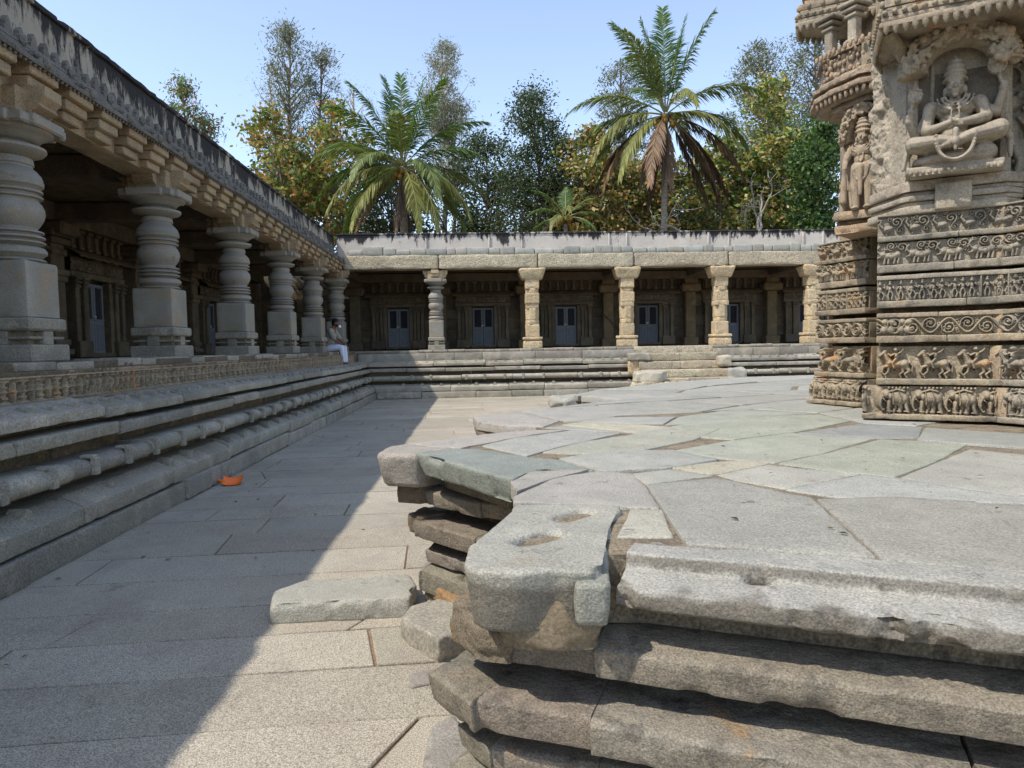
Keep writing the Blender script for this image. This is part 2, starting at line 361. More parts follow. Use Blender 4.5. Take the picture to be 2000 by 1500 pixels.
def caps(mb, pts, rad, n=10):
    # chain of overlapping tubes + balls for remeshing
    pts = np.array(pts, float); rad = list(np.broadcast_to(np.array(rad, float), (len(pts),)))
    for a, b, ra, rb in zip(pts, pts[1:], rad, rad[1:]): mb.tube([a, (a + b) / 2, b], [ra, (ra + rb) / 2, rb], n)
    for p, r in zip(pts, rad): mb.ell(p, (r, r, r), n, 7)

# ------------------------------------------------------------------ relief stamps (local frame, units of panel height)
class Relief:
    def __init__(s, L, H, res, seed=0, bg=.12):
        s.L, s.Hh = L, H; s.nu = max(8, int(L / res)); s.nv = max(6, int(H / res)); s.U, s.Vv = np.meshgrid(np.linspace(0, L, s.nu), np.linspace(0, H, s.nv), indexing='ij')
        P = np.stack([s.U, s.Vv, 0 * s.U + seed], -1); s.H = bg * (.5 + .5 * fbm(P, 9 / H, 2, seed)); s.rg = np.random.default_rng(seed)
    def win(s, x0, x1, y0, y1):
        a = max(0, int(x0 / s.L * (s.nu - 1))); b = min(s.nu, int(x1 / s.L * (s.nu - 1)) + 2); c = max(0, int(y0 / s.Hh * (s.nv - 1))); d = min(s.nv, int(y1 / s.Hh * (s.nv - 1)) + 2)
        return (slice(a, b), slice(c, d)) if b > a and d > c else None
    def ell(s, cx, cy, rx, ry, h=1, rot=0, base=0):
        R_ = max(rx, ry); w_ = s.win(cx - R_, cx + R_, cy - R_, cy + R_)
        if not w_: return
        x = s.U[w_] - cx; y = s.Vv[w_] - cy; c, sn = math.cos(rot), math.sin(rot); q = 1 - ((x * c + y * sn) / rx) ** 2 - ((-x * sn + y * c) / ry) ** 2
        s.H[w_] = np.maximum(s.H[w_], np.where(q > 0, base + h * np.sqrt(np.maximum(q, 0)), 0))
    def cap(s, x0, y0, x1, y1, r0, r1=None, h=1, base=0):
        r1 = r0 if r1 is None else r1; m = max(r0, r1); w_ = s.win(min(x0, x1) - m, max(x0, x1) + m, min(y0, y1) - m, max(y0, y1) + m)
        if not w_: return
        x = s.U[w_]; y = s.Vv[w_]; dx, dy = x1 - x0, y1 - y0; t = np.clip(((x - x0) * dx + (y - y0) * dy) / (dx * dx + dy * dy + 1e-9), 0, 1)
        r = r0 + (r1 - r0) * t; q = 1 - ((x - x0 - t * dx) ** 2 + (y - y0 - t * dy) ** 2) / r ** 2
        s.H[w_] = np.maximum(s.H[w_], np.where(q > 0, base + h * np.sqrt(np.maximum(q, 0)), 0))
    def pline(s, pts, r, h=.6, base=0):
        rr = list(np.broadcast_to(np.array(r, float), (len(pts),)))
        for a, b, p, q in zip(pts, pts[1:], rr, rr[1:]): s.cap(*a, *b, p, q, h, base)
    def ring(s, cx, cy, rad, t, h=.6, base=0):
        w_ = s.win(cx - rad - t, cx + rad + t, cy - rad - t, cy + rad + t)
        if not w_: return
        q = 1 - ((np.hypot(s.U[w_] - cx, s.Vv[w_] - cy) - rad) / t) ** 2; s.H[w_] = np.maximum(s.H[w_], np.where(q > 0, base + h * np.sqrt(np.maximum(q, 0)), 0))
    def groove(s, cx, cy, rad, t, d=.12):
        w_ = s.win(cx - rad - t, cx + rad + t, cy - rad - t, cy + rad + t)
        if not w_: return
        q = 1 - ((np.hypot(s.U[w_] - cx, s.Vv[w_] - cy) - rad) / t) ** 2; s.H[w_] -= np.where(q > 0, d * q, 0)
    def spiral(s, cx, cy, R_, turns, sg=1, a0=0, t=.03, h=.7):
        n = int(16 * turns); pts = []
        for i in range(n + 1):
            f = i / n; a = a0 + sg * f * turns * 2 * math.pi; r = R_ * (1 - f * .9); pts.append((cx + r * math.cos(a), cy + r * math.sin(a)))
        s.pline(pts, t, h)
    def elephant(s, x, k, fl=1):
        X = lambda a: x + fl * a * k; e = lambda cx, cy, rx, ry, h=1, rot=0, b=0: s.ell(X(cx), cy * k, rx * k, ry * k, h, rot * fl, b)
        p = lambda L, r, h=.6, b=0: s.pline([(X(a), b_ * k) for a, b_ in L], [q * k for q in (r if isinstance(r, (list, tuple)) else [r] * len(L))], h, b)
        p([(.62, .5), (.68, .25), (.64, .05)], [.13, .09, .085], .75); p([(.33, .45), (.30, .22), (.33, .05)], [.12, .085, .08], .8)
        p([(.50, .4), (.52, .22), (.47, .06)], [.1, .07, .07], .55); p([(.84, .5), (.86, .25), (.92, .06)], [.12, .09, .08], .75)
        e(.60, .58, .33, .30, 1.0); e(.80, .55, .16, .24, .9); e(.22, .70, .17, .18, .95); e(.36, .62, .10, .17, 1.05)
        p([(.12, .66), (.05, .48), (.04, .28), (.10, .14), (.16, .16)], [.09, .07, .055, .04, .03], .8)
        p([(.14, .55), (.22, .45)], [.03, .015], 1.0); p([(.98, .6), (1.0, .35)], .03, .6)
        p([(.42, .84), (.47, .62), (.45, .35)], .03, 1.04); p([(.60, .89), (.72, .60), (.62, .33)], .02, 1.07); p([(.34, .8), (.56, .88), (.8, .82)], .035, .8)
        for a in np.linspace(.3, .9, 6): s.ell(X(a), .93 * k, .05 * k, .06 * k, .55)
        for a in (.33, .64, .86): p([(a - .07, .1), (a + .07, .1)], .025, .85)
    def horse(s, x, k, fl=1):
        X = lambda a: x + fl * a * k; e = lambda cx, cy, rx, ry, h=1, rot=0: s.ell(X(cx), cy * k, rx * k, ry * k, h, rot * fl)
        p = lambda L, r, h=.6: s.pline([(X(a), b * k) for a, b in L], [q * k for q in (r if isinstance(r, (list, tuple)) else [r] * len(L))], h)
        p([(.80, .40), (.92, .25), (.80, .14), (.86, .02)], [.12, .06, .04, .045], .8); p([(.72, .38), (.76, .22), (.66, .13), (.70, .02)], [.1, .055, .04, .045], .65)
        p([(.36, .42), (.20, .36), (.16, .20), (.22, .12)], [.08, .05, .04, .04], .8); p([(.36, .40), (.34, .22), (.24, .12), (.28, .02)], [.08, .05, .04, .04], .7)
        e(.56, .46, .26, .14, .9, .1); e(.78, .46, .16, .16, 1); e(.38, .50, .14, .15, .95)
        p([(.36, .55), (.26, .74), (.22, .82)], [.12, .09, .075], .9); p([(.24, .84), (.10, .72)], [.075, .045], .9)
        for a in np.linspace(0, 1, 5): s.ell(X(.34 - .1 * a), (.66 + .2 * a) * k, .035 * k, .03 * k, 1.0)
        p([(.93, .52), (1.02, .38), (1.0, .18)], [.04, .035, .02], .6)
        e(.56, .72, .085, .14, 1.0); e(.54, .91, .07, .075, 1.05); p([(.55, .62), (.46, .50), (.50, .34)], [.06, .05, .04], 1.05); p([(.52, .78), (.40, .72), (.34, .78)], [.04, .035, .03], 1)
        p([(.58, .78), (.70, .84), (.76, .92)], [.035, .03, .02], .9); s.ring(X(.5), .28 * k, .06 * k, .025 * k, .5)
    def figure(s, x, k, r=None):
        r = r or s.rg; q = r.uniform(-1, 1); X = lambda a: x + a * k; o = .05 * q
        p = lambda L, rr, h=.7: s.pline([(X(a), b * k) for a, b in L], rr * k, h)
        p([(-.05, .42), (-.09 - .05 * abs(q), .22), (-.07, .04)], .055, .8); p([(.05, .42), (.10 + .06 * abs(q), .24), (.07, .04)], .055, .8)
        s.ell(X(o), .56 * k, .10 * k, .17 * k, .95); s.ell(X(o), .44 * k, .11 * k, .08 * k, .9); s.ell(X(o * 1.5), .82 * k, .085 * k, .09 * k, 1.05); s.ell(X(o * 1.5), .92 * k, .06 * k, .07 * k, .8)
        p([(-.09, .66), (-.17, .54 + .1 * q), (-.12 - .06 * q, .62 + .2 * q)], .035, .8); p([(.09, .66), (.18, .55 - .08 * q), (.14, .66 - .2 * q)], .035, .8)
    def goose(s, x, k, fl=1):
        X = lambda a: x + fl * a * k
        s.ell(X(.42), .34 * k, .26 * k, .16 * k, .9, .25 * fl); s.pline([(X(.22), .4 * k), (X(.1), .58 * k), (X(.16), .74 * k), (X(.1), .78 * k)], [.08 * k, .055 * k, .05 * k, .045 * k], .9)
        s.pline([(X(.12), .77 * k), (X(.0), .72 * k)], .025 * k, .8); s.pline([(X(.38), .2 * k), (X(.36), .05 * k)], .03 * k, .6); s.pline([(X(.3), .3 * k), (X(.58), .36 * k)], .02 * k, 1.0)
        s.spiral(X(.78), .62 * k, .24 * k, 1.6, fl, -1.2, .04 * k, .75); s.spiral(X(.52), .80 * k, .13 * k, 1.3, -fl, 0, .03 * k, .6); s.spiral(X(.9), .25 * k, .14 * k, 1.3, fl, 0, .03 * k, .6)
    def makara(s, x, k, fl=1):
        X = lambda a: x + fl * a * k
        s.ell(X(.5), .36 * k, .30 * k, .16 * k, .95); s.ell(X(.2), .42 * k, .15 * k, .14 * k, .95); s.ell(X(.72), .4 * k, .14 * k, .15 * k, .95)
        s.pline([(X(.1), .46 * k), (X(-.02), .62 * k), (X(.08), .76 * k)], .04 * k, .8); s.pline([(X(.12), .34 * k), (X(.0), .3 * k)], .04 * k, .8)
        for a in (.28, .42, .64, .78): s.pline([(X(a), .28 * k), (X(a - .03), .06 * k)], .055 * k, .75)
        s.spiral(X(.88), .68 * k, .2 * k, 1.5, fl, -1, .035 * k, .75); s.spiral(X(.5), .74 * k, .17 * k, 1.6, -fl, -1.5, .035 * k, .7); s.ring(X(.5), .38 * k, .08 * k, .02 * k, 1.0)
    def scroll(s, k, ph=0):
        lam = 1.7 * k; n = int(s.L / (k * .06)); pts = []
        for i in range(n + 1):
            x = i * s.L / n; pts.append((x, s.Hh * (.5 + .38 * math.sin(2 * math.pi * x / lam + ph))))
        s.pline(pts, .065 * k, .75); j = -1
        while True:
            j += 1; x = (j * .5 * lam) + lam * (.25 - ph / 2 / math.pi); up = j % 2 == 0
            if x - k > s.L: break
            cy = s.Hh * (.40 if up else .60); s.spiral(x, cy, .34 * k, 1.8, 1 if up else -1, math.pi * .9 * (1 if up else -1), .045 * k, .8)
            s.ell(x, cy, .09 * k, .09 * k, .9)
            for a in np.linspace(0, 2 * math.pi, 9)[:-1]: s.ell(x + .24 * k * math.cos(a), cy + .24 * k * math.sin(a), .05 * k, .05 * k, .6)
    def curls(s, k, n=None, y0=.0, y1=1., r=.13):
        for i in range(n or int(s.L / k * 6)):
            s.spiral(s.rg.uniform(0, s.L), s.Hh * s.rg.uniform(y0, y1), r * k * s.rg.uniform(.7, 1.3), 1.3, s.rg.choice([-1, 1]), s.rg.uniform(0, 6), .03 * k, .5)
    def dens(s, n, k, h=.6):
        for i in range(n): s.ell(s.rg.uniform(0, s.L), s.rg.uniform(0, s.Hh), k * s.rg.uniform(.5, 1.2), k * s.rg.uniform(.5, 1.2), h * s.rg.uniform(.5, 1), s.rg.uniform(0, 3))
    def put(s, mb, p0, p1, n, z0, off, depth, amp=.002, tint=(1, 1, 1), seed=0, slope=0):
        p0 = np.array(p0, float); p1 = np.array(p1, float); D = (p1 - p0) / np.linalg.norm(p1 - p0); n = np.array(n, float)
        h = off + s.H * depth + slope * s.Vv
        V = np.stack([p0[0] + D[0] * s.U + n[0] * h, p0[1] + D[1] * s.U + n[1] * h, z0 + s.Vv], -1); V = wob(V, amp, 30, 2, seed)
        flip = (D[0] * n[1] - D[1] * n[0]) > 0
        mb.grid(V, tint, flip=not flip if False else flip)

exec_order = []
# ------------------------------------------------------------------ ground and courtyard floor
def kind(o, k='structure'): o['kind'] = k; return o
g = MB(); g.box((0, 100, -.3), (900, 900, .3)); kind(g.build('ground', M['dirt']))
fb = MB(); fb.box((4, 11, -.06), (34, 36, .095)); kind(fb.build('floor_bedding', M['dirt']))
fl = MB(); rg = np.random.default_rng(3); th = R(3.2); c_, s_ = math.cos(th), math.sin(th)
y = -4.
while y < 24.5:
    wd = rg.uniform(.48, .66); x = -4.2 + rg.uniform(-1.5, 0)
    while x < 17:
        ln = rg.uniform(1.3, 3.4); g_ = .007; sk = rg.uniform(-.16, .16) if rg.random() < .25 else 0; sk0 = 0 if x < -4 else skp
        P = [(x + g_ + sk0, y + g_), (x + ln - g_ + sk, y + g_), (x + ln - g_ - sk, y + wd - g_), (x + g_ - sk0, y + wd - g_)]; skp = sk
        Q = []
        for i in range(4):
            a, b = np.array(P[i]), np.array(P[(i + 1) % 4]); k = max(2, int(np.linalg.norm(b - a) / .22))
            for t in range(k): Q.append(a + (b - a) * t / k + rg.uniform(-.003, .003, 2))
        Q = np.array(Q); cen = Q.mean(0); z = rg.uniform(-.003, .003)
        def rotp(q): return np.stack([q[:, 0] * c_ - q[:, 1] * s_, q[:, 0] * s_ + q[:, 1] * c_], 1)
        ins = cen + (Q - cen) * (1 - .006 / np.maximum(.1, np.linalg.norm(Q - cen, axis=1)))[:, None]
        V = np.stack([np.c_[rotp(Q), np.full(len(Q), -.03)], np.c_[rotp(Q), np.full(len(Q), -.006 + z)], np.c_[rotp(ins), np.full(len(Q), z)]])
        k0 = fl.grid(V, rt(.10, .02, rg), closev=True); m = len(Q); fl.N.append([k0 + 2 * m + i for i in range(m)]); x += ln
    y += wd
fl.build('courtyard_floor', M['floor']); kind(bpy.data.objects['courtyard_floor'])

# ------------------------------------------------------------------ cloisters
FZ = 1.555
CK = (-3.18, 23.18)      # inner corner at kerb line
P_KERB = [(0, 0), (0, .21), (-.35, .21), (-.35, 0)]
P_LIP = [(-.05, .222), (-.05, .365), (-.07, .375), (-.24, .46), (-.5, .46), (-.5, .222)]
P_ROLL = [(-.13, .60), (-.105, .655), (-.13, .71), (-.18, .735), (-.5, .735), (-.5, .575), (-.18, .575)]
P_SLAB = [(-.24, .862), (-.235, .965), (-.26, .975), (-.6, .975), (-.6, .862)]
P_EAVE = [(-.28, 1.03), (-.285, 1.12), (-.31, 1.13), (-.60, 1.20), (-.8, 1.2), (-.8, 1.03)]
P_CAP = [(-.77, 1.475), (-.77, 1.545), (-.78, FZ), (-1.25, FZ), (-1.25, 1.475)]
P_BACK = [(-.33, 0), (-.33, 1.47), (-.9, 1.47), (-.9, 0)]
def parts_of(items, name, mat, par, smooth, cap=100):
    items = sorted(items, key=lambda q: (q[0][0] ** 2 + q[0][1] ** 2) + (1e4 if q[0][1] < 3.2 else 0))
    done = [o for o in bpy.data.objects if o.parent == par and o.name.split('.')[0] == name]; k = max(0, cap - len(done)); rest = MB()
    for _, m in items[:k]: m.build(name, mat, par, smooth)
    for _, m in items[k:]:
        off = rest.n; rest.V += m.V; rest.C += m.C; rest.Q += [q + off for q in m.Q]; rest.N += [[i + off for i in g] for g in m.N]; rest.n += m.n
    if len(items) > k: o = rest.build(name, mat, par, smooth); o['kind'] = 'stuff'
def wing_platform(par, p0, p1, n, m0, m1, seed, frieze, lug=.62, near=.05):
    nm = ['kerb_course', 'sloping_course', 'roll_moulding', 'slab_course', 'upper_course', 'coping']
    for i, pr in enumerate([P_KERB, P_LIP, P_ROLL, P_SLAB, P_EAVE, P_CAP]):
        mb = MB(); seg_blocks(mb, p0, p1, n, pr, m0, m1, L=((1.0, 2.0), (1.1, 1.9), (.9, 1.7), (1.2, 2.2), (1.1, 2.0), (.35, .7))[i], res=near, rad=(.01, .01, .03, .01, .01, .01)[i], amp=.0035, chip=(.022, .022, .008, .03, .022, .015)[i], seed=seed + i, tv=.2, hue=.035, jo=.022, asc=3, gap=.012)
        mb.build(nm[i], M['grey'], par, 50)
    mb = MB(); n_ = np.array(n, float)
    for pr, sd in (([(-.47, 0), (-.47, .9), (-1, .9), (-1, 0)], 1), ([(-.58, .9), (-.58, 1.19), (-1, 1.19), (-1, .9)], 2), ([(-.695, 1.19), (-.695, 1.474), (-1.1, 1.474), (-1.1, 1.19)], 3)):
        seg_blocks(mb, p0, p1, n, pr, m0, m1, L=(.9, 1.6), res=.12, amp=.006, seed=seed + 10 + sd, rad=.01)
    mb.build('recessed_core', M['core'] if frieze else M['inner'], par, 50)
    if frieze:
        q0 = p0 if isinstance(p0, np.ndarray) else np.array(p0, float); mb = MB(); seg_blocks(mb, p0, p1, n, [(-.70, 1.432), (-.695, 1.474), (-1.0, 1.474), (-1.0, 1.432)], m0, m1, L=(.5, 1.2), res=.05, amp=.006, rad=.008, chip=.03, seed=seed + 91); seg_blocks(mb, p0, p1, n, [(-.64, 1.175), (-.63, 1.203), (-1.0, 1.203), (-1.0, 1.175)], m0, m1, L=(.9, 1.6), res=.05, amp=.005, rad=.008, chip=.02, seed=seed + 92)
        mb.build('ochre_bed_course', M['orange'], par, 50)
    # small lugs on the sloping and upper courses, clips on the roll
    p0 = np.array(p0, float); p1 = np.array(p1, float); L = np.linalg.norm(p1 - p0); d = (p1 - p0) / L; lu = MB(); rg = np.random.default_rng(seed + 3)
    ang = math.atan2(d[1], d[0]); LUG = []
    def at(s, o, z): q = p0 + d * s + n_ * o; return (q[0], q[1], z)
    s = .3
    while s < L - .3:
        tn = rt(.1, .02, rg); k = rg.uniform(.85, 1.15)
        if rg.random() < .85:      # arched lug on the sloping course
            for zz, o, sc in ((.37, -.085, 1.),): 
                prf = [(-.075, 0), (-.07, .05), (-.045, .09), (0, .112), (.045, .09), (.07, .05), (.075, 0)]
                f = [at(s + a * k * .85, o - .03, zz + .005 + b * k) for a, b in prf]; b_ = [at(s + a * k * .7, o - .17, zz + .01 + b * k) for a, b in prf]
                lu = MB(); k0 = lu.grid(np.array([b_, f]), tn); lu.N.append([k0 + 7 + i for i in range(7)]); LUG.append((at(s, 0, 0), lu))
        if rg.random() < .9:
            lu = MB(); LUG.append((at(s, 0, 0), lu)); lu.box(at(s + .33, -.115, .655), (.075, .05, .15), ang, tn, .006, wb=.006, seed=int(s * 10)); lu.box(at(s + .33, -.17, .738), (.08, .12, .03), ang, tn, .006)
        s += lug * rg.uniform(.9, 1.1)
    s = .2
    while s < L - .2:
        tn = rt(.1, .02, rg); prf = [(-.05, 0), (-.04, .045), (0, .062), (.04, .045), (.05, 0)]
        f = [at(s + a, -.37, 1.135 + b) for a, b in prf]; b_ = [at(s + a * .8, -.5, 1.14 + b) for a, b in prf]
        lu = MB(); k0 = lu.grid(np.array([b_, f]), tn); lu.N.append([k0 + 5 + i for i in range(5)]); LUG.append((at(s, 0, 0), lu))
        s += lug * .52 * rg.uniform(.92, 1.08)
    parts_of(LUG, "moulding_lug", M["grey"], par, 40)
    if frieze:
        rl = Relief(L, .235, .0125, seed, .10); i = 0; s = .1
        while s < L - .1:
            if int(s / 1.6) % 5 == 3: rl.figure(s, .24); s += .12; continue
            if i % 2 == 0:
                for z, w_ in ((.02, .055), (.06, .035), (.11, .05), (.15, .035), (.2, .055)): rl.cap(s - w_, z, s + w_, z, .017, h=.75)
                rl.cap(s, 0, s, .23, .03, h=.65)
            else:
                for a in range(4): rl.cap(s, .115, s + .06 * (a % 2) * (1 if a < 2 else -1), .115 + .09 * ((a + 1) % 2) * (1 if a < 2 else -1), .035, .006, h=.9)
            i += 1; s += .125 * rg.uniform(.9, 1.1)
        rl.cap(0, .008, L, .008, .014, h=1.); rl.cap(0, .227, L, .227, .014, h=1.); mb = MB(); rl.put(mb, p0, p1, n, 1.205, -.70, .055, .003, seed=seed); mb.build('ornament_frieze', M['relief'], par)
    else:
        mb = MB(); seg_blocks(mb, p0, p1, n, [(-.66, 1.19), (-.66, 1.455), (-.8, 1.455), (-.8, 1.19)], m0, m1, L=(.9, 1.9), res=.08, amp=.005, chip=.02, seed=seed + 77, tv=.16, hue=.04); mb.build('riser_course', M['grey'], par, 50)

def turned_pillar(par, loc, rz, label=None, sc=1., light=1.):
    z = lambda y: .98 + (870 - y) / 524
    q = 1 / 524
    prof = [(.25, .97), (.295, z(862)), (.285, z(853)), (.262, z(847)), (.275, z(838)), (.298, z(825)), (.30, z(808)), (.285, z(793)), (.25, z(784)), (.262, z(778)), (.292, z(770)), (.292, z(763)), (.262, z(757)), (.265, z(752)),
            (.293, z(744)), (.29, z(735)), (.265, z(728)), (.262, z(722)), (.288, z(716)), (.285, z(708)), (.25, z(700)), (.248, z(690)), (.27, z(668)), (.29, z(642)), (.298, z(615)), (.295, z(590)), (.28, z(566)), (.262, z(550)), (.262, z(543)), (.288, z(537)),
            (.29, z(528)), (.265, z(522)), (.266, z(514)), (.29, z(508)), (.29, z(498)), (.27, z(492)), (.275, z(484)), (.297, z(474)), (.30, z(455)), (.293, z(448)), (.295, z(440)), (.285, z(420)), (.26, z(396)), (.235, z(380)), (.235, z(372)), (.245, z(366)), (.24, z(335)),
            (.225, z(328)), (.25, z(320)), (.31, z(308)), (.335, z(294)), (.325, z(280)), (.27, z(268)), (.235, z(262)), (.24, z(255)), (.29, z(245)), (.31, z(228)), (.35, z(215)), (.385, z(206)), (.395, z(198))]
    prof = [((.235 + (r - .262) * 1.4) if .2 < r < .33 else (r * .97 if r < .345 else r), z_) for r, z_ in prof]
    p = bpy.data.objects.new('turned_pillar', None); COL.objects.link(p); p.location = loc; p.rotation_euler = (0, 0, rz); p.parent = par; p.scale = (sc, sc, 1)
    if label: p['label'] = label
    b = MB(); b.box((0, 0, .085), (.64, .64, .17), 0, (.95, .95, .95), .015, wb=.01, seed=int(loc[1] * 7)); b.box((0, 0, .235), (.44, .44, .14), 0, (.7, .68, .65))
    b.box((0, 0, .235), (.16, .6, .13), 0, (.9, .9, .9), .006); b.box((0, 0, .235), (.6, .16, .13), 0, (.9, .9, .9), .006); b.box((0, 0, .235), (.58, .58, .03), 0, (.85, .83, .8), .008)
    b.box((0, 0, .365), (.62, .62, .125), 0, (.95, .95, .95), .02, wb=.008, seed=5); b.build('pedestal', M['grey'], p)
    V = []
    mb = MB(); hh = .545 / 2; prism(mb, [(-hh, -hh), (hh, -hh), (hh, hh), (-hh, hh)], .43, .985, .018, .004, .05, .01, seed=int(loc[1] * 13) % 97, tint=(1.03, 1.03, 1.0)); mb.build('square_block', M['pillar'], p, 45)
    mb = MB(); mb.lathe((0, 0, 0), prof, 48); mb.build('shaft', M['pillar'], p, 42)
    mb = MB(); z0 = z(200)
    for a in range(2): mb.box((0, 0, z0 + .055), ((.84, .5, .11), (.5, .84, .11))[a], 0, (1.05, 1.05, 1.02), .018)
    mb.box((0, 0, z0 + .054), (.74, .74, .1), 0, (1, 1, 1), .018); mb.build('abacus', M['pillar'], p)
    mb = MB(); z1 = z0 + .11
    for a in (0, 1):
        pr = [(-.46, .29), (-.46, .19), (-.40, .13), (-.42, .09), (-.33, .05), (-.30, 0), (.30, 0), (.33, .05), (.42, .09), (.40, .13), (.46, .19), (.46, .29)]
        for sg in (1,):
            F1 = [((t, -.14, z1 + h) if a == 0 else (-.14, t, z1 + h)) for t, h in pr]; F2 = [((t, .14, z1 + h) if a == 0 else (.14, t, z1 + h)) for t, h in pr]
            V_ = wob(np.array([F1, F2]), .012, 3, 2, a); k0 = mb.grid(V_, (1, 1, 1), closev=True); mb.N.append([k0 + i for i in range(12)]); mb.N.append([k0 + 12 + i for i in range(12)])
    mb.box((0, 0, z1 + .13), (.56, .56, .26), 0, (1, 1, 1), .02); mb.build('bracket', M['corbel'] if sc == 1 else M['tan'], p)
    return p
def dup_tree(o, loc, par):
    r = o.copy(); COL.objects.link(r); r.parent = par; r.location = loc
    for ch in [c for c in bpy.data.objects if c.parent == o]:
        c = ch.copy(); COL.objects.link(c); c.parent = r
    return r

def doorway(par, loc, rz, seed, shut=True, drk=1.):
    # carved cell front; local +y faces the courtyard, z from the floor
    rg = np.random.default_rng(seed); p = bpy.data.objects.new('doorway', None); COL.objects.link(p); p.location = loc; p.rotation_euler = (0, 0, rz); p.parent = par
    mb = MB(); T = lambda v=1: tuple(np.array(rt(.15, .04, rg)) * v)
    for sg in (-1, 1):
        mb.box((sg * .50, .03, .82), (.15, .16, 1.55), 0, T(), .01); mb.box((sg * .64, .06, .95), (.11, .20, 1.3), 0, T(), .012); mb.box((sg * .78, .03, .93), (.13, .14, 1.33), 0, T(.9), .01)
        mb.box((sg * .93, .06, .95), (.13, .20, 1.3), 0, T(), .012); mb.box((sg * .78, .09, .17), (.5, .26, .33), 0, T(), .015)
        for zz in (1.42, 1.5, 1.58): mb.box((sg * .64, .07, zz), (.17 + (zz - 1.4) * .3, .24 + (zz - 1.4) * .3, .055), 0, T(), .012); mb.box((sg * .93, .07, zz), (.17 + (zz - 1.4) * .3, .24 + (zz - 1.4) * .3, .055), 0, T(), .012)
    mb.box((0, .05, .045), (.95, .25, .09), 0, T(), .01); mb.box((0, .04, 1.665), (2.15, .2, .12), 0, T(), .012); mb.box((0, .02, 1.9), (.34, .22, .3), 0, T(), .02)
    mb.build('carved_frame', M['inner'], p)
    rl = Relief(2.1, .26, .02, seed, .3); rl.curls(.26, 14, r=.3); rl.dens(60, .03, .7); mb = MB(); rl.put(mb, (-1.05, .10), (1.05, .10), (0, 1), 1.74, 0, .09); mb.build('carved_lintel', M['inner'], p)
    mb = MB(); a = np.linspace(-1.2, 1.2, 49); pr = [(.10, 2.16), (.24, 2.10), (.38, 2.02), (.40, 1.985), (.36, 1.99), (.08, 2.06)]
    V = np.array([[(x, q[0], q[1] - .02 * (abs(math.sin(x * 9)) if 1 < i < 5 else 0)) for i, q in enumerate(pr)] for x in a]); mb.grid(V, (1.15, 1.1, 1.), closev=True); mb.build('drip_ledge', M['inner'], p)
    mb = MB()
    for i in range(7):
        x = -.93 + i * .31; mb.box((x, .04, 2.36), (.09, .16, .34), 0, T(1.05), .02); mb.box((x, .06, 2.2), (.16, .16, .06), 0, T(), .01); mb.box((x, .06, 2.52), (.18, .2, .06), 0, T(), .01)
    mb.box((0, .0, 2.36), (2.1, .06, .36), 0, T(.6)); mb.build('niche_row', M['inner'], p)
    for sg in (-1, 1):
        d = MB(); x = sg * .207; fr = (1, 1, 1)
        for b in ((0, 0, .70, .40, .04, 1.38),): d.box((x, -.04, .42), (.40, .035, .76), 0, fr, .003)
        d.box((x - .165, -.04, 1.17), (.07, .035, .74), 0, fr, .003); d.box((x + .165, -.04, 1.17), (.07, .035, .74), 0, fr, .003); d.box((x, -.04, 1.505), (.27, .035, .07), 0, fr, .003)
        d.box((x, -.02, .42), (.26, .02, .54), 0, (.86, .86, .88), .008); d.box((x, -.018, .79), (.38, .03, .03), 0, fr, .003)
        for k in range(6): d.box((x - .11 + k * .044, -.05, 1.14), (.010, .012, .66), 0, (.5, .5, .55))
        d.C = [c * drk for c in d.C]; o = d.build('door_leaf', M['door'], p)
    d = MB(); d.box((.02, 0, .86), (.12, .02, .015), 0); d.tube([(.03, .01, .87), (.03, .03, .84), (.03, .02, .80)], .012, 6); d.build('door_bolt', M['metal'], p)
    d = MB(); d.box((0, -.10, .82), (.86, .03, 1.5)); d.build('painted_cell_dark', M['void'], p)  # near-black panel stands in for the unlit cell behind the bars
    return p

def wall_blocks(mb, p0, p1, n, z0, z1, seed, h=(.3, .5), L=(.5, 1.1), tv=.22):
    rg = np.random.default_rng(seed); z = z0
    while z < z1 - .01:
        e = min(z1, z + rg.uniform(*h)); 
        if z1 - e < .15: e = z1
        seg_blocks(mb, p0, p1, n, [(0, z + .004), (0, e - .004), (-.3, e - .004), (-.3, z + .004)], L=L, res=.3, rad=.008, amp=.004, seed=seed + int(z * 100), tv=tv, hue=.05, jo=.012); z = e

# left wing -----------------------------------------------------------
LW = thing('cloister_wing', 'long shaded colonnade on the left with turned stone pillars, stained parapet and stepped moulded platform', 'cloister', (-4.54, 10, 0))
LI = bpy.data.objects.new('x', None)
def inW(o, par): o.parent = par; o.matrix_parent_inverse = par.matrix_world.inverted(); return o
LW.location = (0, 0, 0)
LX = -4.54; Y0 = -5.5; Y1 = 23.18
wing_platform(LW, (CK[0], Y0), (CK[0], Y1), (1, 0), 0, -1, 40, True, .62, .035)
mb = MB(); mb.box((-6.4, 11.5, 1.50), (4.9, 37, .10)); mb.build('platform_floor', M['inner'], LW)
PILY = [7.4 + 3.3 * k for k in range(-3, 6)]
PILY[-1] = 24.0
first = turned_pillar(LW, (LX, PILY[3], FZ), R(-90))
for i, yy in enumerate(PILY):
    if i != 3: q = dup_tree(first, (LX, yy, FZ), LW)
mb = MB(); rg = np.random.default_rng(8)
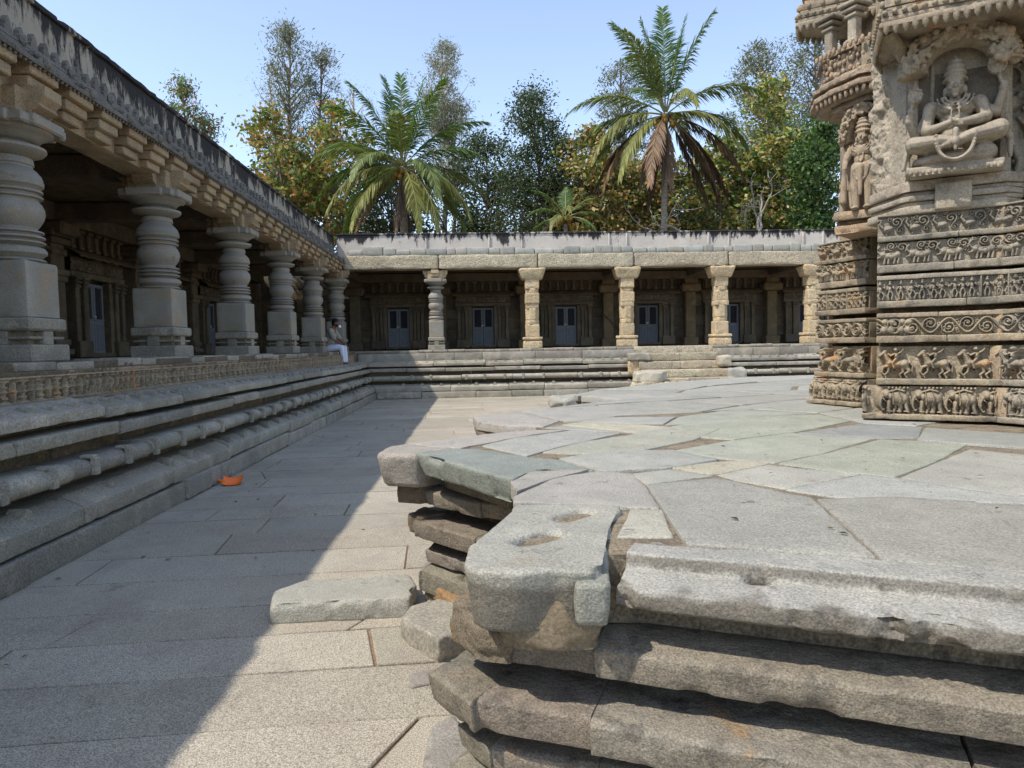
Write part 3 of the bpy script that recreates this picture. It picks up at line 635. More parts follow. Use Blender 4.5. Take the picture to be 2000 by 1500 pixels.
# lintel beams
for a, b in zip(PILY, PILY[1:]):
    prism(mb, [(LX - .26, a + .006), (LX + .14, a + .006), (LX + .14, b - .006), (LX - .26, b - .006)], 4.09, 4.42, .02, .008, .15, .01, seed=int(a * 10) + 50, tint=rt(.08, .03, rg))
mb.build('lintel_beam', M['corbel'], LW, 45)
yy = PILY[0]
while yy < 23.7:
    cb = MB(); tn = rt(.12, .04, rg); w_ = .42
    for k, (z0, z1, v, ww) in enumerate(((4.095, 4.195, .255, .36), (4.20, 4.31, .315, .41), (4.315, 4.44, .365, .46))):
        cb.box((LX + v / 2 + .03, yy + .05, (z0 + z1) / 2), (v - .06 + .0, ww, z1 - z0), 0, tuple(np.array(tn) * rg.uniform(.93, 1.07)), .012, wb=.012, seed=int(yy * 9) + k)
    yy += .66; cb.build('corbel', M['corbel'], LW)
mb = MB(); seg_blocks(mb, (LX, Y0), (LX, 23.75), (1, 0), [(.41, 4.41), (.415, 4.455), (.37, 4.475), (.27, 4.52), (.265, 4.56), (.20, 4.60), (.19, 4.655), (.14, 4.68), (.13, 4.74), (-.05, 4.80), (-.1, 4.5), (.30, 4.43)], L=(1.6, 2.6), res=.06, rad=.006, amp=.004, chip=.006, seed=61, tv=.12)
yy = Y0
while yy < 23.7:
    mb.ell((LX + .385, yy, 4.40), (.018, .022, .022), 6, 5)
    yy += .075
yy = Y0 + .3; k = 0
while yy < 23.6:   # hanging kudu clips and brackets along the eave
    mb.box((LX + .42, yy, 4.47), (.05, .10, .10), 0, (1.15, 1.15, 1.15), .02); mb.box((LX + .30, yy, 4.56), (.1, .07, .07), 0, (1.15, 1.15, 1.15), .02); mb.box((LX + .2, yy, 4.70), (.07, .09, .12), 0, (1.1, 1.1, 1.1), .03)
    yy += .84
for v, zz in ((.235, 4.575), (.165, 4.675)):
    mb.box((LX + v, (Y0 + 23.7) / 2, zz), (.03, 23.7 - Y0, .022), 0, (1.15, 1.15, 1.15))
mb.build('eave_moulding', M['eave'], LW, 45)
CR = []; yy = Y0 + .1; rg = np.random.default_rng(9)
prf = [(-.062, 0), (-.07, .05), (-.045, .075), (-.05, .11), (0, .175), (.05, .11), (.045, .075), (.07, .05), (.062, 0)]
while yy < 23.5:
    if rg.random() < .92:
        k = rg.uniform(.7, 1.0); f = [(LX + .12, yy + a * k, 4.74 + b * k) for a, b in prf]; b_ = [(LX + .06, yy + a * k, 4.74 + b * k) for a, b in prf]
        mb = MB(); k0 = mb.grid(np.array([f, b_]), rt(.15, .02, rg)); mb.N.append([k0 + i for i in range(9)]); CR.append(((LX, yy), mb))
    yy += .205
parts_of(CR, 'crest_finial', M['eave'], LW, None)
mb = MB(); seg_blocks(mb, (LX, Y0), (LX, 24.6), (1, 0), [(-.10, 4.6), (-.115, 5.36), (-.5, 5.36), (-.5, 4.6)], L=(40, 50), res=.12, amp=.012, rad=.01, seed=5, tv=.0)
seg_blocks(mb, (LX, Y0), (LX, 24.4), (1, 0), [(-.07, 5.362), (-.08, 5.43), (-.16, 5.46), (-.5, 5.46), (-.5, 5.362)], L=(3, 5), res=.08, amp=.016, chip=.05, rad=.02, seed=6, tv=.1)
mb.build('parapet', M['plasterL'], LW, 50)
mb = MB(); mb.box((-6.6, 10.3, 4.56), (4.0, 35, .22)); 
mb.build('ceiling', M['core'], LW)
mb = MB()
for yy in PILY: mb.box((-6.4, yy, 4.27), (3.3, .36, .32), 0, rt(.1, .03, rg), .015); mb.box((-7.82, yy, 3.98), (.62, .62, .24), 0, (1, 1, 1), .04)
mb.box((-7.9, 10, 4.27), (.4, 34, .33)); mb.build('inner_beam', M['inner'], LW)
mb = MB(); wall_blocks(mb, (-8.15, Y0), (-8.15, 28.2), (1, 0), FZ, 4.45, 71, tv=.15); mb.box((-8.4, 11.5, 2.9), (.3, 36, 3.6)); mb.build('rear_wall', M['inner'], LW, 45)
for i, yy in enumerate(PILY):
    p = MB(); p.box((-7.95, yy, FZ + 1.2), (.34, .42, 2.4), 0, (1, 1, 1), .02); 
    for zz, ww in ((.12, .58), (.3, .5), (1.5, .5), (1.62, .56), (2.0, .5), (2.2, .62), (2.34, .7)): p.box((-7.93, yy, FZ + zz), (ww * .75, ww, .12), 0, rt(.15, .05, rg), .02)
    p.build('half_pillar', M['inner'], LW)
for i in range(2, 8): doorway(LW, (-8.00, (PILY[i] + PILY[i + 1]) / 2, FZ), R(-90), 100 + i)

# far wing ------------------------------------------------------------
FW = thing('cloister_wing', 'sunlit colonnade across the far end with whitewashed parapet, rough yellow pillars and blue-grey doors', 'cloister')
FY = 24.36; XS0, XS1 = 5.35, 8.05
wing_platform(FW, (XS0, CK[1]), (CK[0], CK[1]), (0, -1), 0, -1, 140, False, .62, .06)
wing_platform(FW, (XS1, CK[1]), (17, CK[1]), (0, -1), 0, 0, 160, False, .62, .07)
mb = MB(); mb.box((6.3, 26.2, 1.50), (22.5, 4.3, .10)); mb.build('platform_floor', M['grey'], FW)
FPX = [-1.27 + 3.24 * k for k in range(0, 6)]
def rough_pillar(par, loc, seed):
    rg = np.random.default_rng(seed); p = bpy.data.objects.new('rough_pillar', None); COL.objects.link(p); p.location = loc; p.parent = par
    b = MB(); prism(b, [(-.31, -.31), (.31, -.31), (.31, .31), (-.31, .31)], 0, .24, .02, .008, .06, .02, seed, rt(.08, .02, rg)); prism(b, [(-.29, -.29), (.29, -.29), (.29, .29), (-.29, .29)], .24, .29, .012, .003, .06, .0, seed, (.7, .68, .62))
    prism(b, [(-.32, -.32), (.32, -.32), (.32, .32), (-.32, .32)], .29, .38, .02, .008, .06, .02, seed + 3, rt(.08, .02, rg)); b.build('pedestal', M['tan'], p, 50)
    s = MB(); z = .375; secs = [(.375, .80, 0), (.80, .95, 1), (.95, 1.35, 1), (1.35, 1.5, 0), (1.5, 1.85, 0), (1.85, 2.0, 1), (2.0, 2.325, 0)]
    for i, (a, c, o) in enumerate(secs):
        h = .228 + rg.uniform(-.012, .012); k = h * .42 if o else h * .92
        prism(s, [(-h, -k), (-k, -h), (k, -h), (h, -k), (h, k), (k, h), (-k, h), (-h, k)], a, c + .01, .012, .012, .04, .03, seed + i, rt(.06, .02, rg), inner=2)
    s.build('shaft', M['tan'], p, 60)
    c = MB(); ww = rg.uniform(.40, .47); prism(c, [(-ww, -.36), (ww, -.36), (ww + .02, .34), (-ww, .36)], 2.31, 2.69, .05, .03, .05, .06, seed + 20, rt(.06, .02, rg), taper=.78); c.build('capital', M['tan'], p, 70)
    return p
turned_pillar(FW, (FPX[0], FY, FZ), R(180), 'slender turned pillar standing in the sun', .88)
for i, x in enumerate(FPX[1:]): rough_pillar(FW, (x, FY, FZ), 300 + i)
mb = MB(); xs = [-4.3, -1.15] + [x + .2 for x in FPX[1:]] + [17.5]; rg = np.random.default_rng(21)
for a, b in zip(xs, xs[1:]):
    prism(mb, [(a + .008, FY - .30), (b - .008, FY - .30 - rg.uniform(0, .03)), (b - .008, FY + .3), (a + .008, FY + .3)], 4.255, 4.70, .04, .025, .07, .03, seed=int(a * 10) + 90, tint=rt(.08, .02, rg), asc=2.5)
mb.build('lintel_beam', M['lintel'], FW, 60)
mb = MB(); x = -4.1; rg = np.random.default_rng(22)
while x < 17:
    L_ = rg.uniform(.28, .75); h = rg.uniform(.17, .27) if rg.random() > .12 else .31; t = rt(.14, .05, rg)
    prism(mb, [(x + .006, FY - .26 + rg.uniform(-.02, .02)), (x + L_ - .006, FY - .26), (x + L_ - .006, FY + .1), (x + .006, FY + .1)], 4.70, 4.70 + h, .015, .006, .08, .02, seed=int(x * 30) + 500, tint=t); x += L_
mb.build('coping_blocks', M['slabs'], FW, 60)
mb = MB(); seg_blocks(mb, (17, FY - .12), (-4.5, FY - .12), (0, -1), [(0, 4.6), (0, 5.40), (-.4, 5.40), (-.4, 4.6)], L=(40, 50), res=.12, amp=.008, seed=15, tv=0)
seg_blocks(mb, (17, FY - .12), (-4.5, FY - .12), (0, -1), [(.035, 5.402), (.035, 5.455), (-.4, 5.47), (-.4, 5.402)], L=(2, 4), res=.1, amp=.008, chip=.03, seed=16, tv=.1)
x = -1.0
for x in [-1.55, .55, 1.65, 4.6, 5.2, 8.0, 8.7, 11.3, 12]: mb.box((x, FY - .14, 5.05), (.34 if False else .05, .06, .68), 0, (1.05, 1.05, 1.05), .008)
mb.build('parapet', M['plasterF'], FW, 50)
mb = MB(); mb.box((6.3, 26.4, 4.60), (22.5, 3.9, .22)); mb.build('ceiling', M['core'], FW)
mb = MB()
for x in [LX] + FPX: mb.box((x, 26.2, 4.36), (.36, 3.4, .28), 0, rt(.1, .03, rg), .02)
mb.box((6.3, 27.8, 4.3), (22, .4, .3)); mb.build('inner_beam', M['inner'], FW)
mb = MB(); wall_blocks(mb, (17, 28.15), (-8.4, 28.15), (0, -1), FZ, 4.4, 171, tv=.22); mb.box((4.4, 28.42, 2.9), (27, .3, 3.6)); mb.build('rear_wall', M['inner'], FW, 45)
for i, x in enumerate([LX] + FPX):
    p = MB(); t = (1.25, 1.15, .95) if i > 1 else (1, 1, 1)
    p.box((x, 27.85, FZ + .16), (.55, .5, .32), 0, t, .02); p.box((x, 27.87, FZ + 1.2), (.4, .4, 1.8), 0, t, .03); p.box((x, 27.8, FZ + 2.25), (.75, .6, .32), 0, t, .06)
    p.box((x, 27.85, FZ + 2.52), (.5, .5, .25), 0, t, .03); p.build('half_pillar', M['inner'], FW)
    if x + 1.62 < 16: doorway(FW, (x + 1.62, 28.0, FZ + .05), R(180), 200 + i, drk=(1., .86, 1.06, .8, .95, .9, 1)[i])
# stairs
ST = MB(); rg = np.random.default_rng(31)
for k in range(5):
    zt = 1.32 - .262 * k; yf = 23.62 - .33 * (k + .5); a = XS0 + .08 if k else XS0 - .1
    seg_blocks(ST, (XS1 + .1 * k, yf), (XS0, yf), (0, -1), [(0, max(0, zt - .255)), (0, zt - .006), (-.5, zt), (-.5, max(0, zt - .255))], L=(.8, 1.6), res=.06, amp=.008, chip=.04, rad=.02, seed=180 + k, tv=.12, hue=.04)
seg_blocks(ST, (XS1, 23.9), (XS0, 23.9), (0, -1), [(0, 1.32), (0, FZ), (-.5, FZ), (-.5, 1.32)], L=(.8, 1.6), res=.06, amp=.008, chip=.03, rad=.02, seed=190, tv=.12, hue=.04)
ST.box((6.7, 24.2, .7), (2.9, 1.0, 1.3)); ST.build('stair_flight', M['lintel'], FW, 50)

# loose things by the stairs
def rock(name, poly, z0, z1, seed, mat, label, cat, group=None, tint=(1, 1, 1), amp=.05, bev=.06, res=.04, chip=.08):
    mb = MB(); prism(mb, poly, z0, z1, bev, amp, res, chip, seed, tint, asc=3); o = mb.build(name, M[mat], None, 60); return tag(o, label, cat, group)
rock('carved_slab', [(5.02, 23.15), (5.75, 23.1), (5.75, 23.7), (5.05, 23.7)], 1.10, 1.34, 1, 'grey', 'broken grey moulded slab perched at the left side of the far steps', 'carved block', amp=.02, bev=.03)
rock('support_rubble', [(5.0, 23.2), (5.55, 23.25), (5.5, 23.8), (5.1, 23.8)], .62, 1.10, 2, 'tan', 'rough yellowish stone block directly under the broken moulded slab by the steps', 'rubble', amp=.05)
rock('fallen_stone', [(5.0, 22.2), (5.8, 22.0), (6.05, 22.3), (5.6, 22.7), (5.0, 22.6)], .42, .78, 3, 'grey', 'pale angular boulder tilted at the foot of the far steps', 'boulder', amp=.06, tint=(1.4, 1.4, 1.4))
rock('rubble_base', [(4.9, 22.1), (6.6, 21.9), (6.7, 22.6), (5.0, 22.9)], 0, .42, 4, 'lintel', 'low heap of rough stone under the tilted boulder beside the steps', 'rubble', amp=.08)
rock('fallen_stone', [(7.9, 22.9), (8.35, 22.85), (8.4, 23.3), (7.95, 23.3)], .86, 1.22, 5, 'grey', 'small rounded stone at the right edge of the far steps, upper one', 'boulder', tint=(1.3, 1.25, 1.2))
rock('fallen_stone', [(8.1, 22.6), (8.7, 22.5), (8.75, 23.0), (8.2, 23.1)], .0, .82, 6, 'slabs', 'pale block at the right edge of the far steps, lower one', 'boulder')
rock('fallen_stone', [(1.9, 18.7), (2.35, 18.5), (2.8, 18.7), (2.85, 19.1), (2.3, 19.3), (1.95, 19.1)], -.02, .30, 7, 'slabs', 'small grey boulder lying alone on the sunlit courtyard floor', 'boulder', amp=.07, bev=.12)
mb = MB(); mb.tube([(4.98, 27.62, FZ + 1.28), (5.58, 27.5, FZ + .66), (6.15, 27.35, FZ + .02)], .022, 8); tag(mb.build('wooden_pole', M['wood']), 'thin brown pole leaning diagonally across a blue-grey door', 'pole')

# ------------------------------------------------------------------ star platform
SP = thing('stone_platform', 'low star-shaped stone terrace with flagstone top and worn moulded edge in the foreground', 'platform')
JZ = .98
T_OUT = [(4.6, -2.4), (2.9, .3), (2.15, 1.24), (.36, 2.06), (-.05, 2.1), (.165, 2.9), (.165, 3.15), (.20, 3.42), (-.37, 4.38), (-.53, 4.85), (.42, 5.55), (0, 6.25), (-.03, 6.72), (.65, 7.4), (1.6, 8.3), (1.3, 9.1), (1.28, 9.45), (1.65, 10.2), (3.66, 12.3), (5.06, 13.35), (8, 13.8), (12, 11), (13, 4), (10, -2)]
L_OUT = [(4.6, -2.5), (2.9, .25), (2.15, 1.21), (.33, 2.057), (.0, 2.195), (-.12, 2.39), (.22, 2.88), (.42, 3.3), (.46, 3.82), (-.0, 4.08), (-.38, 4.54), (-.32, 4.84), (.50, 5.45), (.12, 6.2), (.06, 6.65), (.75, 7.35), (1.75, 8.3), (1.45, 9.1), (1.5, 9.6), (1.8, 10.1), (3.7, 12.15), (5.06, 13.2), (8, 13.6)]
rv = lambda P: P[::-1]
# bed under paving and dark core
mb = MB(); k0 = mb.add([(x, y, z) for z in (.3, .925) for x, y in T_OUT if True], tint=(1, 1, 1)); n_ = len(T_OUT)
T_IN = np.array(T_OUT); cenT = np.array([5.5, 6.]); T_IN = cenT + (T_IN - cenT) * .97
mb = MB(); mb.add([(x, y, z) for z in (.75, .966) for x, y in T_IN], quads=[[i, (i + 1) % n_, n_ + (i + 1) % n_, n_ + i] for i in range(n_)], ngons=[[n_ + i for i in range(n_)], list(range(n_))]); mb.build('paving_bed', M['mortar'], SP)
LI = np.array(L_OUT + [(12, 11), (13, 4), (10, -2)]); LI = cenT + (LI - cenT) * .955; n_ = len(LI)
mb = MB(); mb.add([(x, y, z) for z in (0, .75) for x, y in LI], quads=[[i, (i + 1) % n_, n_ + (i + 1) % n_, n_ + i] for i in range(n_)]); mb.build('inner_core', M['core'], SP)
LO = rv(L_OUT)
def near_res(i): return .022
def pc(name, prof, seed, sub=None, **k):
    pts = LO; mb = MB(); ds = list(zip(pts, pts[1:]))
    P = [np.array(p, float) for p in pts]; D = [(b - a) / np.linalg.norm(b - a) for a, b in zip(P, P[1:])]; N = [np.array([-d[1], d[0]]) * -1 for d in D]
    for i, d in enumerate(D):
        mid = (P[i] + P[i + 1]) / 2; dist = np.linalg.norm(mid); n = N[i]
        m0 = (N[i - 1] @ d) / (1 + N[i - 1] @ n) if i else 0; m1 = (N[i + 1] @ d) / (1 + N[i + 1] @ n) if i < len(D) - 1 else 0
        m0 = max(-1.2, min(1.2, m0)); m1 = max(-1.2, min(1.2, m1))
        near = mid[1] < 5 and mid[0] < 2.6
        kk = dict(k); res = .02 if near and dist < 3 else (.03 if near else .09)
        jj = np.random.default_rng(seed + i).uniform(-.015, .015)
        pr = [(a + jj, z) for a, z in prof]
        seg_blocks(mb, P[i], P[i + 1], n, pr, m0, m1, res=res, seed=seed + 31 * i, **kk)
    return mb.build(name, M['plat'], SP, 36)
# check travel direction gives outward normal = right side ; LO runs from far end to near right
pc('upper_moulding', [(-.03, .63), (-.015, .715), (-.03, .725), (-.16, .745), (-.5, .745), (-.5, .63)], 400, L=(.9, 1.7), amp=.002, chip=.018, rad=.004, tv=.15, hue=.05)
pc('middle_moulding', [(.03, .425), (.045, .52), (.03, .532), (-.16, .545), (-.5, .545), (-.5, .42)], 430, L=(.8, 1.6), amp=.002, chip=.020, rad=.004, tv=.15, hue=.05)
pc('lower_moulding', [(-.05, .26), (-.04, .335), (-.06, .345), (-.5, .375), (-.5, .26)], 460, L=(.8, 1.5), amp=.002, chip=.016, rad=.004, tv=.15, hue=.05)
pc('base_course', [(0, .07), (0, .20), (-.02, .215), (-.13, .27), (-.4, .27), (-.4, .07)], 490, L=(.8, 1.5), amp=.002, chip=.016, rad=.004, tv=.13, hue=.05)
pc('footing_course', [(-.03, 0), (-.03, .085), (-.4, .085), (-.4, 0)], 520, L=(1, 2), amp=.008, chip=.03, rad=.02, tv=.1, hue=.03)
pc('recess_course', [(-.27, .37), (-.27, .49), (-.26, .62), (-.20, .86), (-.5, .86), (-.5, .37)], 540, L=(.8, 1.6), amp=.003, chip=.01, rad=.008, tv=.15, hue=.05)
# front lip slab (stepped rounded edge)
fr = MB(); a = np.array([.395, 2.045]); b = np.array([2.15, 1.235]); d = (b - a) / np.linalg.norm(b - a); n = (d[1], -d[0])
seg_blocks(fr, a, b, n, [(-.31, .88), (-.31, .978), (-.155, .98), (-.147, .974), (-.140, .934), (-.10, .930), (-.02, .920), (.01, .915), (.015, .865), (.0, .855), (-.05, .845), (-.31, .84)], 0, .5, L=(1.7, 3), res=.012, rad=.006, amp=.004, chip=.045, seed=601, tv=.04, gap=.02, asc=11)
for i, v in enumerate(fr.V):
    k = np.clip((.914 + .016 * fbm(v, 12, 2, 3) - v[:, 2]) / .010, 0, 1)[:, None] * .9 + .7 * ((v[:, 2] > .937) & (v[:, 2] < .970))[:, None]; fr.C[i] = fr.C[i] * .95 * (1 - np.minimum(k, 1) * (1 - np.array([.46, .42, .38])))  # front face and riser tinted darker: brown patina plus painted shade
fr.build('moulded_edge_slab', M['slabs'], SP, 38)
e2 = MB(); pts = [(2.16, 1.22), (2.9, .3), (4.6, -2.4)]
for i in range(2): seg_blocks(e2, pts[i], pts[i + 1], ((np.array(pts[i + 1]) - pts[i])[1] / np.linalg.norm(np.array(pts[i + 1]) - pts[i]), -(np.array(pts[i + 1]) - pts[i])[0] / np.linalg.norm(np.array(pts[i + 1]) - pts[i])), [(-.5, .78), (-.5, .98), (0, .96), (.02, .9), (0, .8)], -.4, 0, L=(1, 2), res=.06, rad=.03, amp=.012, chip=.05, seed=640 + i)
e2.build('moulded_edge_slab', M['slabs'], SP, 70)

SL = {
 'pale': [(.599, 2.756), (.713, 2.741), (.652, 2.362), (.475, 2.383)],
 'pink': [(.159, 2.948), (.169, 3.049), (.364, 3.418), (.622, 3.608), (.769, 3.496), (.74, 3.09), (.703, 2.76), (.368, 2.88)],
 'pinkL': [(.171, 3.39), (.283, 3.646), (.577, 3.662), (.348, 3.43), (.176, 3.16)],
 's1': [(.777, 3.203), (1.133, 3.316), (1.293, 2.946), (1.356, 2.844), (1.17, 2.04), (.93, 2.14), (.675, 2.25)],
 's2': [(1.39, 2.835), (1.718, 2.825), (1.951, 2.695), (1.635, 1.82), (1.403, 1.93), (1.195, 2.03)],
 's3': [(1.965, 2.69), (2.348, 2.56), (1.95, 1.67), (1.655, 1.81)],
 'w1': [(.781, 3.538), (.998, 3.627), (1.145, 3.43), (.887, 3.32), (.791, 3.263)],
 'och': [(1.02, 3.687), (1.303, 3.811), (1.536, 3.826), (1.535, 3.71), (1.24, 3.50), (1.163, 3.479)],
 'w2': [(1.198, 3.455), (1.542, 3.69), (1.861, 3.371), (1.36, 3.09), (1.231, 3.315)],
 'g1': [(1.189, 4.262), (1.661, 4.63), (2.24, 4.97), (2.60, 4.57), (1.966, 4.02), (1.601, 3.76), (1.399, 3.922)],
 'g2': [(1.619, 3.72), (2.04, 4.02), (2.63, 4.51), (2.82, 4.383), (2.985, 4.205), (2.392, 3.631), (1.979, 3.28), (1.819, 3.436)],
 'gr': [(2.883, 4.024), (3.088, 3.691), (2.566, 2.84), (2.175, 2.85), (2.072, 3.003), (2.0, 3.25), (2.4, 3.60)],
 'bw': [(1.361, 3.05), (1.863, 3.328), (1.97, 3.22), (2.151, 2.83), (2.444, 2.70), (2.377, 2.60), (1.964, 2.725), (1.526, 2.84)],
 'g0': [(.411, 4.334), (.714, 4.731), (1.143, 5.085), (1.533, 5.26), (1.828, 5.288), (1.433, 4.7), (1.034, 4.334), (.75, 4.17)],
 'b0': [(.478, 4.058), (.841, 4.30), (1.174, 4.245), (1.326, 3.879), (.98, 3.661), (.65, 3.619)],
 'b1': [(.047, 4.703), (.29, 5.06), (.744, 5.43), (1.048, 5.175), (.561, 4.608), (.298, 4.207)],
 'y1': [(.712, 5.823), (.911, 6.0), (1.277, 5.69), (1.543, 5.454), (1.171, 5.225)],
 'c0': [(-.023, 6.706), (.411, 7.14), (.708, 6.157), (.532, 5.709), (.23, 5.851), (.022, 6.226)],
 'c1': [(.444, 7.22), (1.275, 7.65), (1.58, 7.129), (1.178, 6.30), (.784, 6.08)],
 'c2': [(1.328, 7.659), (2.151, 8.016), (2.705, 7.277), (2.081, 6.658), (1.60, 6.56), (1.267, 6.495)],
 'c3': [(1.818, 6.263), (2.576, 6.931), (3.071, 6.28), (2.27, 6.14), (1.9, 5.75), (1.514, 5.66)],
 'c4': [(2.244, 6.10), (3.027, 6.163), (3.019, 5.626), (2.329, 5.05), (1.726, 4.70), (1.498, 4.912), (1.55, 5.55)],
 'c5': [(2.467, 5.06), (2.978, 5.399), (3.288, 5.114), (2.908, 4.576), (2.62, 4.60), (2.303, 4.98)],
 'c6': [(3.264, 5.017), (3.7, 4.497), (3.359, 3.836), (3.024, 4.2), (2.84, 4.44)],
 'c7': [(3.4, 3.8), (3.85, 4.5), (4.6, 4.1), (4.1, 3.2), (3.13, 3.66)], 'c8': [(3.1, 3.62), (4.1, 3.15), (3.2, 2.3), (2.4, 2.57), (2.6, 2.82)], 'c9': [(2.38, 2.53), (3.2, 2.25), (2.7, 1.35), (1.98, 1.66)],
 'c10': [(1.1, 5.32), (1.55, 5.45), (1.40, 4.95), (1.2, 5.12)], 'c11': [(.55, 5.66), (.72, 5.8), (1.12, 5.22), (.8, 5.46)], 'c12': [(.75, 6.03), (1.17, 6.27), (1.75, 6.22), (1.5, 5.7), (1.28, 5.73), (.92, 6.02)],
 'e0': [(.50, 7.25), (.65, 7.38), (1.5, 8.2), (1.66, 8.25), (1.3, 7.72)], 'e1': [(1.35, 7.72), (1.70, 8.28), (2.7, 8.7), (2.9, 8.35), (2.15, 8.05)], 'e2': [(1.66, 8.33), (1.36, 9.1), (1.7, 9.4), (2.65, 8.75)], 'e3': [(1.32, 9.16), (1.32, 9.46), (1.68, 10.15), (2.9, 9.9), (2.6, 9.3), (1.72, 9.45)],
 'e4': [(2.7, 8.77), (1.8, 9.38), (2.62, 9.25), (3.3, 9.5), (3.7, 8.7), (2.95, 8.4)], 'e5': [(1.72, 10.22), (2.6, 11.1), (3.5, 10.7), (3.0, 9.95)], 'e6': [(2.65, 11.15), (3.66, 12.2), (4.6, 11.5), (3.6, 10.75)], 'e7': [(2.95, 9.85), (3.6, 10.65), (4.6, 10.2), (4.2, 9.4), (3.35, 9.55), (2.7, 9.3)],
 'e8': [(3.72, 12.25), (5.0, 13.2), (6.2, 12.4), (4.7, 11.5)], 'e9': [(4.7, 11.4), (6.2, 12.3), (7.0, 11.2), (5.4, 10.4)], 'e10': [(3.7, 10.7), (4.65, 11.35), (5.3, 10.3), (4.65, 10.25)], 'e11': [(5.1, 13.25), (8, 13.7), (8.5, 12.6), (6.3, 12.45)], 'e12': [(4.3, 9.35), (4.7, 10.15), (5.5, 10.3), (7.0, 11.1), (7.3, 9.6), (5.2, 8.9)],
 'e13': [(3.8, 8.7), (3.4, 9.45), (4.2, 9.3), (5.1, 8.85), (4.6, 8.0)], 'e14': [(2.2, 8.0), (2.9, 8.3), (3.75, 8.62), (4.2, 8.2), (2.78, 7.33)], 'e15': [(2.15, 6.65), (2.75, 7.22), (3.5, 7.7), (4.0, 7.0), (3.1, 6.35), (2.6, 7.0)], 'e16': [(2.8, 7.3), (4.25, 8.15), (4.9, 7.7), (4.05, 7.05), (3.55, 7.75)],
 'e17': [(3.1, 6.28), (4.0, 6.9), (4.5, 6.0), (3.3, 5.2), (3.05, 5.45)], 'p0': [(-.1, 4.61), (-.30, 4.72), (-.45, 4.87), (.03, 5.26), (.42, 5.5), (.70, 5.45), (.28, 5.09)],
}
CLR = {'pale': (1.25, 1.2, 1.1), 'pink': (1.03, .98, .99), 'pinkL': (.96, .91, .91), 's1': (.88, .86, .84), 's2': (.86, .83, .80), 's3': (.84, .81, .78), 'w1': (1.12, 1.13, 1.1), 'och': (1.22, 1.12, .92), 'w2': (1.17, 1.15, 1.1), 'g1': (1.02, 1.07, .96), 'g2': (.95, 1.01, .87), 'gr': (1.04, 1.03, 1.0),
 'bw': (1.08, 1.1, 1.13), 'g0': (1.04, 1.05, .94), 'b0': (1.02, 1.04, 1.05), 'b1': (1.03, 1.05, 1.07), 'y1': (1.3, 1.22, 1.02), 'c0': (1.1, 1.02, 1.02), 'c5': (.72, .76, .83), 'c6': (.82, .85, .86), 'c4': (.98, 1.04, .9), 'p0': (1.12, 1.03, 1.02), 'c3': (.95, 1.0, .92)}
rg = np.random.default_rng(51)
for nme, poly in SL.items():
    P = np.array(poly, float); cen = P.mean(0); d = np.linalg.norm(cen); res = .025 if d < 3.2 else (.04 if d < 6 else .1)
    ins = -.016; P2 = cen + (P - cen) * (1 - ins / np.maximum(.1, np.linalg.norm(P - cen, axis=1)))[:, None]
    t = CLR.get(nme, rt(.1, .03, rg)); mb = MB(); dz = rg.uniform(-.006, .005)
    prism(mb, P2, .90, JZ - .004 + dz, .006, .003, res, .006, seed=700 + len(nme) * 7 + int(d * 100), tint=tuple(1 + (np.array(t) - 1) * .75), asc=9)
    mb.build('paving_slab', M['slabs'], SP, 40)
# broken corner block with two sockets
def zf(x, y):
    out = 0 * x
    for cx, cy, a in ((.20, 2.36, .62), (.36, 2.66, .75)):
        c, s = math.cos(a), math.sin(a); u = (x - cx) * c + (y - cy) * s; v = -(x - cx) * s + (y - cy) * c
        q = (u / .085) ** 4 + (v / .042) ** 4; out = out - .055 / (1 + q ** 3)
    return out
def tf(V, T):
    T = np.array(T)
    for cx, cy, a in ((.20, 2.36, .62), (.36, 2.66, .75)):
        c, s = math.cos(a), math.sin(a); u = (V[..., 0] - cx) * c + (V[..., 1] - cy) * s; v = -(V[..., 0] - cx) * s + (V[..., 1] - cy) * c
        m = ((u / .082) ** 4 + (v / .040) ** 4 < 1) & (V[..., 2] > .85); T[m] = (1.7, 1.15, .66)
    k = np.clip((.945 + .02 * fbm(V, 10, 2, 3) - V[..., 2]) / .02, 0, 1)[..., None]; return T * (1 - k * (1 - np.array([.52, .49, .47])))  # side faces darkened in the tint: patina, with shade put into the colour
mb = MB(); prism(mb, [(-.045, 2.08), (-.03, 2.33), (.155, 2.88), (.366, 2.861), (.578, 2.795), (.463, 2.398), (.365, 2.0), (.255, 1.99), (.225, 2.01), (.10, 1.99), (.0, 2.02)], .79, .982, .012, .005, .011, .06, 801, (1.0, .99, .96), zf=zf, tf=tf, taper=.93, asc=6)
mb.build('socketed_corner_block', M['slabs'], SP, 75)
mb = MB(); prism(mb, [(.265, 1.96), (.365, 1.95), (.40, 2.2), (.27, 2.2)], .83, .955, .012, .004, .010, .015, 805, (.8, .82, .8), taper=.95); mb.build('edge_fragment', M['slabs'], SP, 70)
mb = MB(); prism(mb, [(.05, 2.10), (.12, 2.045), (.24, 2.015), (.35, 2.03), (.42, 2.3), (.08, 2.35)], .735, .90, .012, .006, .012, .03, 810, (.66, .61, .53), taper=1.0); mb.build('plastered_repair', M['pier'], SP, 75)
mb = MB(); prism(mb, [(-.10, 2.36), (-.01, 2.19), (.10, 2.15), (.14, 2.4), (.0, 2.5)], .64, .785, .012, .006, .012, .045, 815, (.85, .8, .72)); mb.build('ochre_rubble', M['plat'], SP, 75)
